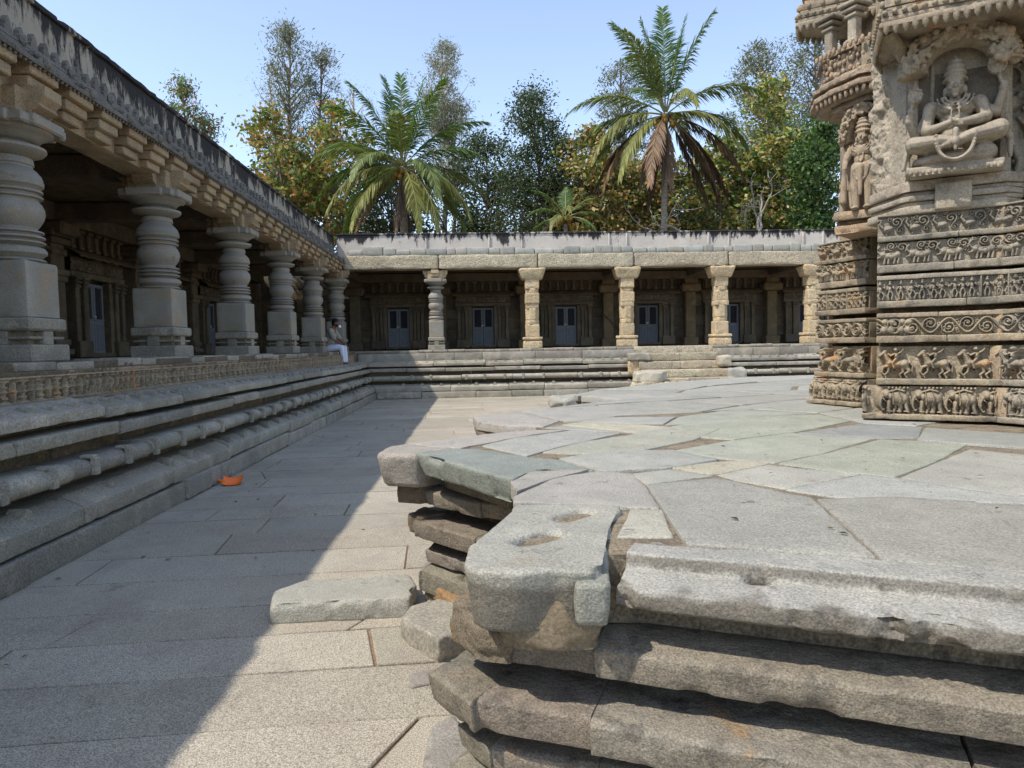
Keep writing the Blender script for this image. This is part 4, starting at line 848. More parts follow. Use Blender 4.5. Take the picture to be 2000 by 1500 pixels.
# tip and broken slab over the notch
mb = MB(); prism(mb, [(-.63, 4.45), (-.36, 4.36), (-.10, 4.59), (-.30, 4.72), (-.45, 4.87), (-.60, 4.72)], .76, .978, .03, .008, .018, .045, 820, (.98, .90, .88), taper=.85); mb.build('worn_tip_block', M['slabs'], SP, 75)
mb = MB(); prism(mb, [(-.38, 4.38), (-.12, 4.58), (.09, 4.46), (.30, 4.17), (.46, 4.03), (.62, 3.64), (.34, 3.70), (.17, 3.42), (.13, 3.5), (-.1, 3.93)], .85, .978, .015, .009, .018, .07, 830, (.70, .77, .77), taper=.9); mb.build('blue_green_broken_slab', M['slabs'], SP, 75)
for i, (P, z0, z1) in enumerate((([(-.52, 4.55), (-.36, 4.47), (-.2, 4.6), (-.4, 4.85)], .64, .75), ([(-.46, 4.6), (-.36, 4.5), (-.2, 4.6), (-.36, 4.8)], .44, .56))):
    mb = MB(); prism(mb, P, z0, z1, .012, .008, .02, .06, 840 + i, (.75, .66, .58)); mb.build('moulding_stub', M['plat'], SP, 75)
mb = MB(); prism(mb, [(-.09, 3.98), (.42, 3.55), (.5, 4.2), (-.3, 4.5)], .03, .13, .02, .01, .03, .01, 845, (1.4, 1.0, .65)); mb.build('ochre_mortar_bed', M['plat'], SP)
for i, (P, z0, z1) in enumerate((([(.0, 6.22), (.3, 5.84), (.6, 6.0), (.5, 6.6), (-.02, 6.66)], .80, .972), ([(1.38, 9.02), (1.55, 8.75), (1.9, 8.9), (1.7, 9.5), (1.32, 9.46)], .75, .95))):
    mb = MB(); prism(mb, P, z0, z1 - .03, .03, .015, .05, .04, 850 + i, (.7, .6, .55)); mb.build('star_tip_block', M['slabs'], SP, 75)

# loose stones on the floor beside the platform
rock('stone_slab', [(-1.25, 4.25), (-1.29, 4.5), (-1.15, 4.68), (-.46, 4.74), (-.40, 4.52), (-.42, 4.27), (-.9, 4.26)], -.01, .12, 870, 'slabs', 'long rough grey slab lying on the courtyard floor beside the platform corner', 'stone slab', tint=(1.08, 1.06, 1.02), amp=.006, bev=.015, res=.015, chip=.05)
rock('step_stone', [(-.45, 3.95), (-.40, 4.12), (-.24, 4.24), (-.06, 4.05), (-.09, 3.72), (-.22, 3.62)], -.01, .13, 875, 'grey', 'dark faceted stone with a notch tucked between the long slab and the platform', 'stone block', tint=(1.0, 1.0, 1.0), amp=.004, bev=.010, res=.015, chip=.025)
rock('stone_chip', [(-.36, 3.50), (-.22, 3.55), (-.17, 3.42), (-.34, 3.36)], -.01, .012, 880, 'slabs', 'flat purplish stone piece set in the floor at the foot of the faceted stone', 'stone piece', tint=(.85, .78, .78), amp=.002, bev=.01, res=.03, chip=0)
rock('stone_chip', [(-.22, 2.95), (-.12, 3.05), (-.02, 2.7), (-.12, 2.5), (-.24, 2.65)], -.01, .04, 885, 'slabs', 'rough grey stone piece on the floor at the bottom of the platform corner', 'stone piece', tint=(.9, .85, .85), amp=.01, bev=.02, res=.02, chip=.03)
# ------------------------------------------------------------------ carved temple
TP = thing('carved_temple', 'intricately carved star-plan stone temple with animal friezes and seated deity on the right', 'temple')
TP.rotation_euler = (0, 0, -.0135)
SEG = {'A': ((3.36, 7.36), (.294, -.956), .70), 'B': ((3.04, 5.67), (.85, -.527), .91), 'C': ((3.81, 5.19), (.45, -.893), .9)}
def seg_geo(k, off, ext=0):
    p, d, L = SEG[k]; p = np.array(p, float); d = np.array(d) / np.linalg.norm(d); n = np.array([d[1], -d[0]])
    if n @ np.array([-1, -.6]) < 0: n = -n
    return p, d, n, L
BANDS = [('elephant_frieze', 'elephant', 1.03, 1.25, .985, 1.03, .0, None), ('horse_frieze', 'horse', 1.31, 1.565, 1.262, 1.31, -.05, None), ('scroll_frieze', 'scroll', 1.655, 1.80, 1.60, 1.655, -.055, (1.80, 1.835)),
         ('figure_frieze', 'figure', 1.934, 2.095, 1.88, 1.934, -.055, (2.095, 2.13)), ('beast_frieze', 'makara', 2.214, 2.39, 2.155, 2.214, -.06, None), ('bird_frieze', 'goose', 2.44, 2.60, 2.40, 2.44, -.065, (2.60, 2.615))]
for bi, (nm, kd, z0, z1, l0, l1, off, fil) in enumerate(BANDS):
    for si, k in enumerate('ABC'):
        p, d, n, L = seg_geo(k, off); st = 0. if bi == 0 else (.05 if k == 'A' else (.10 if k == 'B' else -.07)); Lb = L - st + (.0 if k == 'A' else (.0 if bi == 0 else .07))
        if k == 'A': Lb += .0
        p0 = p + d * st; p1 = p0 + d * Lb; H = z1 - z0; rl = Relief(Lb, H, .0035, bi * 10 + si + 5, .16); rg = rl.rg
        if kd == 'elephant':
            w_ = {'A': .215, 'B': .285, 'C': .285}[k]; x = (-.10 if k == 'B' else .01)
            if k == 'B': rl.elephant(-.17, H * .98); rl.ell(.12, .14, .04, .1, .5); x = .125
            while x < Lb + .1: rl.elephant(x, .222 * (1 if k != 'A' else .95)); x += .222 * (.82 if k == 'A' else 1.0) * rg.uniform(.98, 1.06)
            rl.dens(int(Lb * 20), .012, .4)
        elif kd == 'horse':
            x = .0; w_ = {'A': .25, 'B': .27, 'C': .27}[k]
            while x < Lb + .1: rl.horse(x, H * .99); x += w_ * rg.uniform(.96, 1.04)
            rl.dens(int(Lb * 30), .012, .35)
        elif kd == 'scroll':
            rl.scroll(H, rg.uniform(0, 3)); rl.curls(H, int(Lb * 60), r=.12)
            if k == 'B': 
                for x in (.05, .10, .17, .22): rl.ell(x, H * .3, .035, .035, .9); rl.ell(x + .01, H * .72, .03, .03, .9)
        elif kd == 'figure':
            x = .03
            while x < Lb:
                rl.figure(x, H * .98); x += rg.uniform(.052, .085)
                if rg.random() < .15: rl.cap(x, 0, x, H, .008, h=.8); x += .04
            rl.dens(int(Lb * 50), .01, .5)
        elif kd == 'makara':
            x = .0
            while x < Lb: rl.makara(x, H * 1.12); x += H * 1.18
            rl.curls(H, int(Lb * 28), .5, 1., .12)
        else:
            x = .0
            while x < Lb: rl.goose(x, H * 1.08); x += H * 1.15
            rl.curls(H, int(Lb * 25), .4, 1., .1)
        dp = {'elephant': .10, 'horse': .095}.get(kd, .058)
        if k in 'B' and bi == 5 or k == 'C': mt = M['darkrelief']
        else: mt = M['darkrelief'] if bi in (4, 3) and k == 'B' else M['relief']
        mb = MB(); rl.put(mb, p0, p1, n, z0, off - dp + .01, dp, .0022, seed=bi); mb.build(nm, mt, TP, 180)
        mb = MB(); pr = [(off, l0), (off + .006, l1 - .004), (off - .004, l1), (off - .2, l1), (off - .2, l0)]
        seg_blocks(mb, p0, p1, n, pr, 0, 0, L=(.4, .9), gap=.003, res=.014, rad=.006, amp=.004, chip=.018, seed=bi * 7 + si + 900, tv=.1, asc=9)
        if fil: seg_blocks(mb, p0, p1, n, [(off - .012, fil[0]), (off - .012, fil[1]), (off - .2, fil[1]), (off - .2, fil[0])], 0, 0, L=(.4, .9), gap=.003, res=.014, rad=.005, amp=.003, chip=.012, seed=bi * 7 + si + 950, tv=.1, asc=9)
        # closing block behind the relief
        seg_blocks(mb, p0, p1, n, [(off - dp - .005, l1 - .002), (off - dp - .005, z1), (off - .25, z1), (off - .25, l1 - .002)], 0, 0, L=(5, 6), res=.1, rad=.004, amp=0, seed=3)
        if k == 'C': mb.box((p0[0] + n[0] * (off - .035) + d[0] * .02, p0[1] + n[1] * (off - .035) + d[1] * .02, (l0 + z1) / 2), (.04, .085, z1 - l0 - .004), math.atan2(n[1], n[0]), (1.15, 1.0, .85), .006)
        mb.build('band_ledge', mt if bi != 2 else M['relief'], TP, 60)
# solid body
def slabp(mb, poly, z0, z1, tint=(1, 1, 1)):
    m = len(poly); mb.add([(x, y, z) for z in (z0, z1) for x, y in poly], quads=[[i, (i + 1) % m, m + (i + 1) % m, m + i] for i in range(m)], ngons=[[m + i for i in range(m)], list(range(m))[::-1]], tint=tint)
mb = MB(); slabp(mb, [(3.62, 7.45), (3.80, 6.75), (3.70, 6.2), (3.26, 5.80), (4.02, 5.34), (4.35, 4.6), (5.2, 3.4), (8.5, 3.2), (9.5, 6.5), (8, 9.5), (5.2, 9)], .99, 2.60); mb.build('plinth_core', M['core'], TP)
mb = MB(); slabp(mb, [(3.72, 7.4), (3.66, 6.6), (3.62, 6.25), (3.75, 5.98), (4.12, 5.72), (4.75, 4.95), (5.5, 3.7), (8.4, 3.4), (9.3, 6.5), (7.9, 9.3), (5.2, 8.8)], 2.60, 6.2); mb.build('wall_core', M['relief'], TP)
# pier with seated deity
uB = np.array([.85, -.527]); nB = np.array([-.527, -.85]); K = np.array([3.395, 5.615]); angB = math.atan2(uB[1], uB[0])
def PB(u, o): q = K + uB * u + nB * o; return (q[0], q[1])
mb = MB(); prism(mb, [PB(0, 0), PB(.59, 0), PB(.66, -.05), PB(.66, -.5), (K[0] + .03, K[1] + .62), (K[0] - .02, K[1] + .46)], 2.84, 4.12, .008, .008, .03, .02, 960, (1.0, 1., 1.)); mb.build('pier', M['pier'], TP, 60)
mb = MB()
for i, (z0, z1, o) in enumerate(((2.60, 2.665, .075), (2.665, 2.70, .035), (2.70, 2.745, .065), (2.745, 2.78, .02), (2.78, 2.86, .055))):
    prism(mb, [PB(-.01, o), PB(.63, o), PB(.74, -.08), PB(.7, -.4), (K[0] + .05, K[1] + .6), (K[0] - .02 - o * .8, K[1] + .50), (K[0] - .02 - o * .8, K[1] + .02)], z0 + .002, z1 - .002, .006, .004, .03, .012, 970 + i, rt(.06, .03, rg))
c3 = PB(.28, .045); mb.box((c3[0], c3[1], 2.71), (.24, .12, .20), angB, (1.02, 1, .98), .01, wb=.01); mb.build('moulded_base', M['pier'], TP, 55)
# left face broken relief
rl = Relief(.44, 1.25, .005, 77, .3); 
rl.H = .9 * np.clip(.5 + fbm(np.stack([rl.U, rl.Vv, 0 * rl.U], -1), 7, 4, 3), 0, 1)
rl.H = .75 * np.clip(.55 + 1.1 * fbm(np.stack([rl.U, rl.Vv, 0 * rl.U], -1), 9, 4, 3), 0, 1)
for z in (.22, .62, .80, .98): rl.H *= 1 - .95 * np.exp(-(((rl.U - .14) / .05) ** 4 + ((rl.Vv - z) / .045) ** 4))
rl.H *= np.clip((.24 - rl.U) / .03, 0, 1); mb = MB(); rl.put(mb, (K[0] - .02, K[1] + .50), (K[0], K[1] + .02), (-1, -.05), 2.86, .004, .07, .006); mb.build('broken_figure_panel', M['pier'], TP, 180)
mb = MB()
for u, w_, o in ((.02, .05, .02), (.14, .03, .012), (.60, .05, .03)): c3 = PB(u, o - .02); mb.box((c3[0], c3[1], 3.5), (w_, .06, 1.28), angB, (1.02, 1, .97), .006)
mb.build('wall_rib', M['pier'], TP)
def deity(name, loc, ang, seated=True, s=1., mat='deity'):
    mb = MB()
    C_ = lambda pts, r: caps(mb, [(a, b, c) for a, b, c in pts], r, 10)
    E_ = lambda c, r: mb.ell(c, r, 14, 10)
    if seated:
        # crossed legs, seat, torso, four arms, face and tall crown (x right, y out, z up)
        E_((0, .03, .05), (.26, .10, .055)); mb.box((0, .0, -.02), (.60, .20, .05), 0, (1, 1, 1), .01); E_((.16, .06, .06), (.10, .07, .07)); E_((-.14, .05, .04), (.12, .06, .04))
        C_([(.08, .04, .15), (.26, .10, .19)], [.072, .062]); C_([(.26, .10, .19), (.10, .155, .155), (-.03, .16, .115)], [.055, .04, .028]); C_([(-.03, .16, .115), (-.09, .16, .10)], [.026, .016])
        C_([(-.08, .04, .14), (-.25, .10, .15)], [.07, .058]); C_([(-.25, .10, .15), (-.10, .15, .145), (.03, .13, .13)], [.052, .04, .03])
        E_((0, .0, .19), (.105, .085, .09)); E_((0, .02, .30), (.095, .07, .10)); E_((0, .02, .375), (.125, .072, .075)); E_((-.05, .07, .375), (.045, .03, .035)); E_((.05, .07, .375), (.045, .03, .035))
        E_((.145, .03, .41), (.05, .05, .045)); E_((-.145, .03, .41), (.05, .05, .045))
        C_([(-.155, .03, .40), (-.175, .05, .255)], [.045, .038]); C_([(-.175, .05, .25), (-.11, .13, .235), (-.035, .165, .25)], [.036, .03, .022]); C_([(.155, .03, .40), (.185, .05, .30)], [.048, .042]); C_([(.185, .05, .295), (.11, .13, .26), (.03, .165, .245)], [.038, .032, .022])
        for j in range(4): C_([(-.03 + .012 * j, .175, .25 - .008 * j), (.02 + .006 * j, .185, .255 - .01 * j)], .0085); C_([(.035 - .01 * j, .178, .24 + .008 * j), (-.01 - .004 * j, .19, .25 + .006 * j)], .008)
        C_([(-.15, -.0, .38), (-.24, .0, .24), (-.285, .05, .335)], [.04, .034, .028]); E_((-.28, .06, .36), (.026, .022, .03)); C_([(.16, -.0, .38), (.25, .02, .33), (.285, .05, .455)], [.042, .036, .027]); E_((.285, .06, .47), (.03, .022, .03))
        for j in range(3): C_([(.275 + .014 * j, .075, .47), (.268 + .016 * j, .08, .505 - .006 * j)], .008); C_([(-.29 + .013 * j, .075, .36), (-.285 + .014 * j, .08, .40 - .004 * j)], .008)
        # lotus and disc held in the rear hands
        E_((-.245, .055, .50), (.05, .028, .058)); C_([(-.245, .05, .55), (-.25, .04, .61)], [.022, .008]); C_([(-.275, .06, .40), (-.255, .055, .46)], .014)
        for a in range(10): E_((-.245 + .04 * math.cos(a * .628), .08, .50 + .045 * math.sin(a * .628)), (.011, .01, .013))
        mb.ell((.245, .055, .62), (.06, .025, .062), 18, 8); mb.ell((.245, .08, .62), (.022, .016, .022)); C_([(.27, .06, .51), (.255, .055, .57)], .014); C_([(.25, .05, .68), (.25, .04, .73)], [.02, .008])
        for a in range(14): E_((.245 + .052 * math.cos(a * .449), .075, .62 + .054 * math.sin(a * .449)), (.010, .009, .010))
        zh = .50
        # garland between the knees
        t = np.linspace(0, math.pi, 26); G = [(-.115 * math.cos(q) + .0, .175 - .01 * math.sin(q), .17 - .165 * math.sin(q) ** .8) for q in t]; C_(G, .014)
        for g in G[::1]: E_((g[0] * 1.03, g[1] + .01, g[2]), (.009, .008, .009))
        C_([(0, .18, .19), (0, .185, .07)], [.022, .012]); E_((0, .19, .12), (.03, .015, .03))
        # scarf ends at the sides
        C_([(.27, .05, .22), (.325, .05, .14), (.33, .05, .02)], [.03, .024, .014]); C_([(-.27, .05, .15), (-.30, .05, .08), (-.285, .05, -.02)], [.03, .026, .018])
        C_([(.30, .06, .2), (.345, .06, .09)], [.014, .01]); C_([(-.29, .07, .13), (-.32, .07, .0)], [.014, .012])
    else:
        C_([(-.055, .04, .42), (-.06, .05, .22), (-.06, .05, .03)], [.062, .05, .036]); C_([(.055, .04, .42), (.065, .06, .22), (.06, .05, .03)], [.062, .05, .036]); E_((-.06, .09, .015), (.035, .06, .02)); E_((.06, .09, .015), (.035, .06, .02))
        E_((0, .03, .42), (.11, .075, .07)); E_((0, .03, .50), (.09, .065, .09)); E_((0, .04, .58), (.115, .07, .07)); C_([(0, .1, .42), (0, .11, .15)], [.03, .02])
        C_([(-.12, .03, .61), (-.165, .04, .50), (-.15, .10, .40)], [.04, .032, .026]); C_([(.12, .03, .61), (.17, .04, .50), (.16, .10, .42)], [.04, .032, .026]); C_([(-.12, 0, .6), (-.19, .02, .52), (-.20, .05, .64)], [.036, .03, .024]); C_([(.12, 0, .6), (.19, .02, .52), (.20, .05, .64)], [.036, .03, .024])
        E_((-.20, .06, .70), (.035, .022, .045)); E_((.20, .06, .70), (.035, .022, .045)); C_([(.16, .1, .40), (.17, .09, .1)], [.022, .035]); E_((-.15, .1, .34), (.03, .02, .04))
        for sg in (-1, 1):   # attendants
            E_((sg * .19, .05, .13), (.045, .04, .09)); E_((sg * .19, .06, .25), (.035, .035, .04)); E_((sg * .19, .05, .30), (.025, .025, .035)); C_([(sg * .19, .05, .1), (sg * .2, .05, .0)], .03)
            C_([(sg * .09, .06, .36), (sg * .13, .05, .2), (sg * .11, .05, .04)], .014)
        t = np.linspace(0, math.pi, 16); C_([(-.07 * math.cos(q), .1, .40 - .12 * math.sin(q)) for q in t], .012); zh = .70
    # head, face, ears, necklaces, crown
    C_([(0, .03, zh - .09), (0, .035, zh - .03)], .036); E_((0, .045, zh + .02), (.058, .06, .07)); E_((0, .085, zh - .02), (.03, .025, .022)); C_([(0, .10, zh + .035), (0, .118, zh + .008)], [.006, .012])
    for sg in (-1, 1): E_((sg * .024, .097, zh + .032), (.015, .008, .008)); E_((sg * .028, .092, zh + .008), (.02, .016, .016)); E_((sg * .062, .04, zh + .0), (.014, .02, .035)); E_((sg * .072, .045, zh - .045), (.018, .016, .018)); C_([(sg * .008, .102, zh + .05), (sg * .04, .092, zh + .052)], .0055)
    C_([(-.018, .105, zh - .012), (.018, .105, zh - .012)], .0065); E_((0, .085, zh - .045), (.02, .02, .014))
    for r0, r1, z0, z1 in ((.070, .068, zh + .06, zh + .085), (.064, .056, zh + .085, zh + .14), (.054, .044, zh + .14, zh + .18), (.042, .03, zh + .18, zh + .215)):
        mb.lathe((0, .035, 0), [(.001, z0), (r0, z0), (r0, z1 - .008), (r1, z1), (.001, z1)], 18)
    E_((0, .035, zh + .225), (.02, .02, .018))
    for zz, rr in ((.07, .073), (.115, .066), (.155, .056), (.19, .043)):
        for a in np.linspace(0, math.pi, 13): E_((rr * math.cos(a), .035 + rr * math.sin(a), zh + zz), (.0085, .0085, .011))
    for rx, dz in ((.06, .105), (.085, .13), (.11, .16)):
        for a in np.linspace(.1, math.pi - .1, 16): E_((rx * math.cos(a), .085 + .012, zh - .05 - (dz - .05) * math.sin(a) * .8), (.0075, .008, .0075))
    C_([(-.02, .10, zh - .1), (-.025, .10, zh - .2), (0, .10, zh - .235), (.025, .10, zh - .2), (.02, .10, zh - .1)], .006)
    o = mb.build(name, M[mat], TP); o.location = loc; o.rotation_euler = (0, 0, ang); o.scale = (s, s, s); return remeshed(o, .0052, 1, .35)
c3 = PB(.285, .045); angl = math.atan2(nB[1], nB[0]) - math.pi / 2
dd = deity('seated_deity', (c3[0], c3[1], 2.93), math.atan2(-uB[1], -uB[0]), True, 1.0)
dd['label'] = 'seated four-armed deity with tall crown holding lotus and disc'
dd.scale = (-1.06, 1.55, 1.1)
mb = MB(); prism(mb, [PB(.03, .006), PB(.56, .006), PB(.56, -.03), PB(.03, -.03)], 2.908, 3.66, .004, .003, .03, .0, 985, (.62, .6, .58)); mb.build('niche_back', M['darkrelief'], TP, 60)
mb = MB(); prism(mb, [PB(-.01, .0), PB(-.01, .22), PB(.59, .22), PB(.59, 0)], 2.862, 2.905, .006, .003, .02, .01, 981); 
for i in range(15): c3 = PB(.0 + i * .041, .215); mb.ell((c3[0], c3[1], 2.885), (.017, .017, .02), 8, 6)
mb.build('petal_pedestal', M['pier'], TP, 60)
# foliage canopy arches
def canopy(name, cen, ua, na, w_, z0, h, thick, seed, mat, depth=.16):
    rg = np.random.default_rng(seed); mb = MB()
    def at(a, r, o): q = np.array(cen) + np.array(ua) * (math.cos(a) * w_ * r) + np.array(na) * o; return (q[0], q[1], z0 + math.sin(a) * h * r)
    A = np.linspace(-.08, math.pi + .08, 34)
    for a, b in zip(A, A[1:]): mb.tube([at(a, 1, depth * .35), at(b, 1, depth * .35)], thick * .62, 8)
    for i in range(150):
        a = rg.uniform(-.1, math.pi + .1); r = rg.uniform(.72, 1.2); o = depth * rg.uniform(.35, 1.0) * (1.1 - abs(r - 1)); s = thick * rg.uniform(.12, .24); mb.ell(at(a, r, o), (s, s, s), 8, 6)
    for i in range(17):        # curls and hanging fruit
        a = math.pi * (i + .5) / 17; r0 = 1.02 + .05 * (i % 2); s = thick * .32; c0 = np.array(at(a, r0, depth * .85)); T = []
        for k in range(13):
            f = k / 12; ang = f * 1.5 * 2 * math.pi + i; rr = s * (1 - .8 * f); T.append(c0 + np.array([*(np.array(ua) * rr * math.cos(ang)), rr * math.sin(ang)]))
        mb.tube(T, thick * .07, 6)
        b0 = np.array(at(a, .84, depth * .9))
        for k in range(4): mb.ell(b0 + np.array([*(np.array(ua) * rg.uniform(-.5, .5) * thick * .5), rg.uniform(-.25, .15) * thick]), (thick * .10,) * 3, 8, 6)
    o = mb.build(name, M[mat], TP); return remeshed(o, .0052, 0)
canopy('foliage_canopy', PB(.30, 0), uB, nB, .30, 3.66, .25, .18, 5, 'foliage', .28)
# standing figure bay on the left
uA = np.array([.66, -.75]); uA /= np.linalg.norm(uA); nA = np.array([uA[1], -uA[0]]); Kc = np.array([3.51, 6.47])
mb = MB(); q = lambda u, o: tuple(Kc + uA * u + nA * o)
prism(mb, [q(-.22, .02), q(.20, .02), q(.24, -.3), q(-.24, -.4)], 2.8, 4.0, .012, .012, .04, .03, 991, (1, 1, 1)); mb.build('figure_panel', M['orange'], TP, 60)
mb = MB()
for i, (z0, z1, o) in enumerate(((2.60, 2.68, .10), (2.68, 2.72, .06), (2.72, 2.80, .13))): prism(mb, [q(-.26, o), q(.20, o), q(.26, -.3), q(-.3, -.5)], z0 + .002, z1 - .002, .008, .006, .03, .02, 995 + i, rt(.08, .03, rg))
mb.build('moulded_base', M['orange'], TP, 60)
st = deity('standing_deity', (*q(-.01, .05), 2.80), math.atan2(-uA[1], -uA[0]), False, .90, 'warmstatue'); st['label'] = 'standing crowned deity with attendants under a leafy arch'
canopy('foliage_canopy', q(-.01, .0), uA, nA, .17, 3.45, .26, .10, 8, 'warmstatue', .15)
# miniature tower above the standing figure
mb = MB(); hexp = lambda k, cx=3.68, cy=6.58: [(cx + (x - 3.68) * k, cy + (y - 6.58) * k) for x, y in [(3.16, 6.80), (3.20, 6.55), (3.30, 6.25), (3.62, 6.02), (3.75, 5.93), (4.2, 6.4), (3.9, 7.1), (3.3, 7.2)]]
for i, (z0, z1, k) in enumerate(((3.74, 3.80, .72), (3.80, 3.86, .88), (3.86, 3.905, 1.0), (3.905, 3.94, .92), (3.94, 3.98, 1.0), (3.98, 4.02, .93), (4.02, 4.22, .84), (4.22, 4.26, .90), (4.26, 4.30, .6))):
    prism(mb, hexp(k), z0 + .001, z1 - .001, .005, .009, .022, .03, 1010 + i, tuple(np.array((.92, .95, 1.0)) * rng.uniform(.75, 1.1)), asc=14)
HP = hexp(1.0)
for i in range(5):
    a = np.array(HP[i]); b = np.array(HP[(i + 1) % 8]); L_ = np.linalg.norm(b - a); m = int(L_ / .055)
    for j in range(m): c = a + (b - a) * (j + .5) / m; mb.ell((c[0] + .03, c[1] + .02, 3.835), (.02, .02, .045), 8, 6); mb.ell((*(c * .985 + np.array([3.68, 6.58]) * .015), 4.24), (.018, .018, .035), 8, 6)
for k_, zz in ((.86, 4.05), (.86, 4.12), (.86, 4.19)):
    Q = hexp(k_)
    for i in range(5):
        a = np.array(Q[i]); b = np.array(Q[(i + 1) % 8]); m = int(np.linalg.norm(b - a) / .05)
        for j in range(m): c = a + (b - a) * (j + rng.uniform(.2, .8)) / m; q_ = rng.uniform(.014, .026); mb.ell((c[0], c[1], zz + rng.uniform(-.02, .02)), (q_, q_, q_ * 1.4), 8, 6)
mb.build('miniature_tower', M['orange'], TP, 55)
rl = Relief(.46, .24, .005, 91, .2); rl.ring(.2, .12, .09, .014, .9); rl.ring(.2, .12, .055, .012, .9); rl.ell(.2, .12, .025, .025, 1)
for a in np.linspace(0, 2 * math.pi, 13)[:-1]: rl.ell(.2 + .072 * math.cos(a), .12 + .072 * math.sin(a), .013, .013, .9)
rl.curls(.2, 26, r=.14); a = np.array(hexp(.86)[2]); b = np.array(hexp(.86)[3]); dn = (b - a) / np.linalg.norm(b - a); mb = MB(); rl.put(mb, a, a + dn * .40, (dn[1] if dn[1] < 0 else -dn[1], -dn[0]), 4.0, .01, .05); mb.build('wheel_relief', M['relief'], TP, 180)
# eaves with pendants
def eave(name, poly, z, edges, th, seed, inner):
    mb = MB(); P = [np.array(p, float) for p in poly]; cen = np.mean(P, axis=0)
    sc = lambda k: [tuple(cen + (p - cen) * k) for p in P]
    for i, (z0, z1, k) in enumerate(((z, z + .04, 1.0), (z + .04, z + .075, .975), (z + .075, z + .12, .985), (z + .12, z + .15, .95), (z + .15, z + .21, .965), (z + .21, z + .25, .91), (z + .25, z + .32, .925), (z + .32, z + th, .86))):
        prism(mb, sc(k), z0 + .001, z1 - .001, .008, .006, .03, .02, seed + i, rt(.08, .02, rg))
    for i in edges:
        a, b = P[i], P[(i + 1) % len(P)]; L_ = np.linalg.norm(b - a); m = int(L_ / .062)
        for j in range(m):
            c = a + (b - a) * (j + .5) / m; c = cen + (c - cen) * .975; mb.lathe((c[0], c[1], z - .055), [(.002, 0), (.012, .012), (.022, .035), (.024, .058)], 8)
            c2 = cen + (c - cen) * 1.015; mb.ell((c2[0], c2[1], z + .10), (.02, .02, .02), 8, 6)
            if j % 2: c2 = cen + (c - cen) * .99; mb.ell((c2[0], c2[1], z + .18), (.022, .022, .03), 8, 6)
    mb.build(name, M['relief'], TP, 50)
e0 = np.array([2.93, 5.27])
eave('eave_slab', [tuple(e0), tuple(e0 + uB * 1.15), (4.6, 4.2), (5.4, 5.2), (4.0, 6.4), (3.55, 6.25), (3.2, 5.85)], 3.90, [0, 1, 5, 6], .5, 1040, None)
mb = MB(); k0 = PB(.0, .0)      # corner bracket under the eave
mb.tube([(K[0] + .0, K[1] + .0, 3.70), (3.25, 5.5, 3.80), (3.05, 5.36, 3.92)], [.035, .05, .05], 8); mb.build('corner_bracket', M['relief'], TP, 60)
mb = MB(); slabp(mb, [(3.1, 5.5), PB(.7, .2), (4.4, 5.4), (4.0, 6.2), (3.4, 5.9)], 4.005, 4.2, (.8, .7, .6)); mb.build('eave_soffit', M['orange'], TP)
e1 = np.array([3.07, 7.0])
eave('eave_slab', [tuple(e1), tuple(e1 + uB * .9), (4.4, 6.1), (5.0, 7.3), (3.9, 7.35), (3.2, 7.25)], 4.66, [0, 1, 4, 5], .5, 1060, None)
mb = MB(); 
for (x_, y_, t_) in ((3.42, 6.55, 1.1), (3.62, 6.30, .8), (3.35, 6.85, .8)):
    mb.box((x_, y_, 4.48), (.09, .09, .42), .4, (t_, t_, t_), .01)
    for z_, w_ in ((4.30, .15), (4.34, .12), (4.56, .13), (4.61, .17), (4.655, .22)): mb.box((x_, y_, z_), (w_, w_, .035), .4, (t_ * .9, t_ * .9, t_ * .9), .01)
mb.build('eave_post', M['pier'], TP)
# figures in the shaded recess on the far right; darker stone paints in extra shade
rl = Relief(1.0, 1.35, .008, 95, .2); 
for x, s_ in ((.12, .8), (.45, .9), (.78, .8)): rl.figure(x, s_)
rl.dens(150, .04, .7); rl.curls(.5, 20, .6, 1., .2); mb = MB(); a = np.array([4.09, 5.66]); b = a + np.array([.62, -.785]) * 1.0; rl.put(mb, a, b, (-.785, -.62), 2.78, .0, .14, .004); mb.build('figure_relief', M['darkrelief'], TP, 180)
mb = MB()
for i, (z0, z1, o) in enumerate(((2.62, 2.68, .12), (2.70, 2.74, .08), (2.74, 2.79, .13))): seg_blocks(mb, a, b, (-.785, -.62), [(o, z0), (o, z1), (-.3, z1), (-.3, z0)], L=(2, 3), res=.05, amp=.005, seed=i)
mb.build('moulded_base', M['pier'], TP, 50)
# ------------------------------------------------------------------ vegetation behind the cloister
def wpx(x, y, Y):
    X = ((x - 1000) / 1400 + .051) * Y; return X, 1.62 + (681 - .018 * (x - 800) - y) * Y / 1400
PAL = {'grey': [(.095, .11, .07), (.125, .14, .095), (.065, .085, .05), (.18, .185, .15)], 'pale': [(.17, .18, .14), (.22, .22, .18), (.12, .13, .09)], 'dark': [(.03, .05, .022), (.05, .075, .03), (.075, .10, .045), (.035, .045, .03)],
       'teak': [(.20, .23, .05), (.26, .20, .06), (.12, .18, .04), (.09, .13, .035), (.30, .22, .09), (.07, .11, .03), (.10, .15, .04), (.30, .14, .04)], 'tan': [(.36, .27, .13), (.28, .22, .09), (.16, .19, .05), (.30, .18, .08), (.10, .13, .04), (.08, .11, .035)],
       'lime': [(.13, .20, .045), (.22, .24, .06), (.07, .12, .03), (.32, .27, .09), (.06, .09, .03), (.30, .20, .08), (.08, .11, .05)], 'green': [(.05, .10, .03), (.08, .14, .04), (.04, .07, .025)], 'feather': [(.07, .14, .035), (.10, .18, .05), (.20, .09, .05)]}
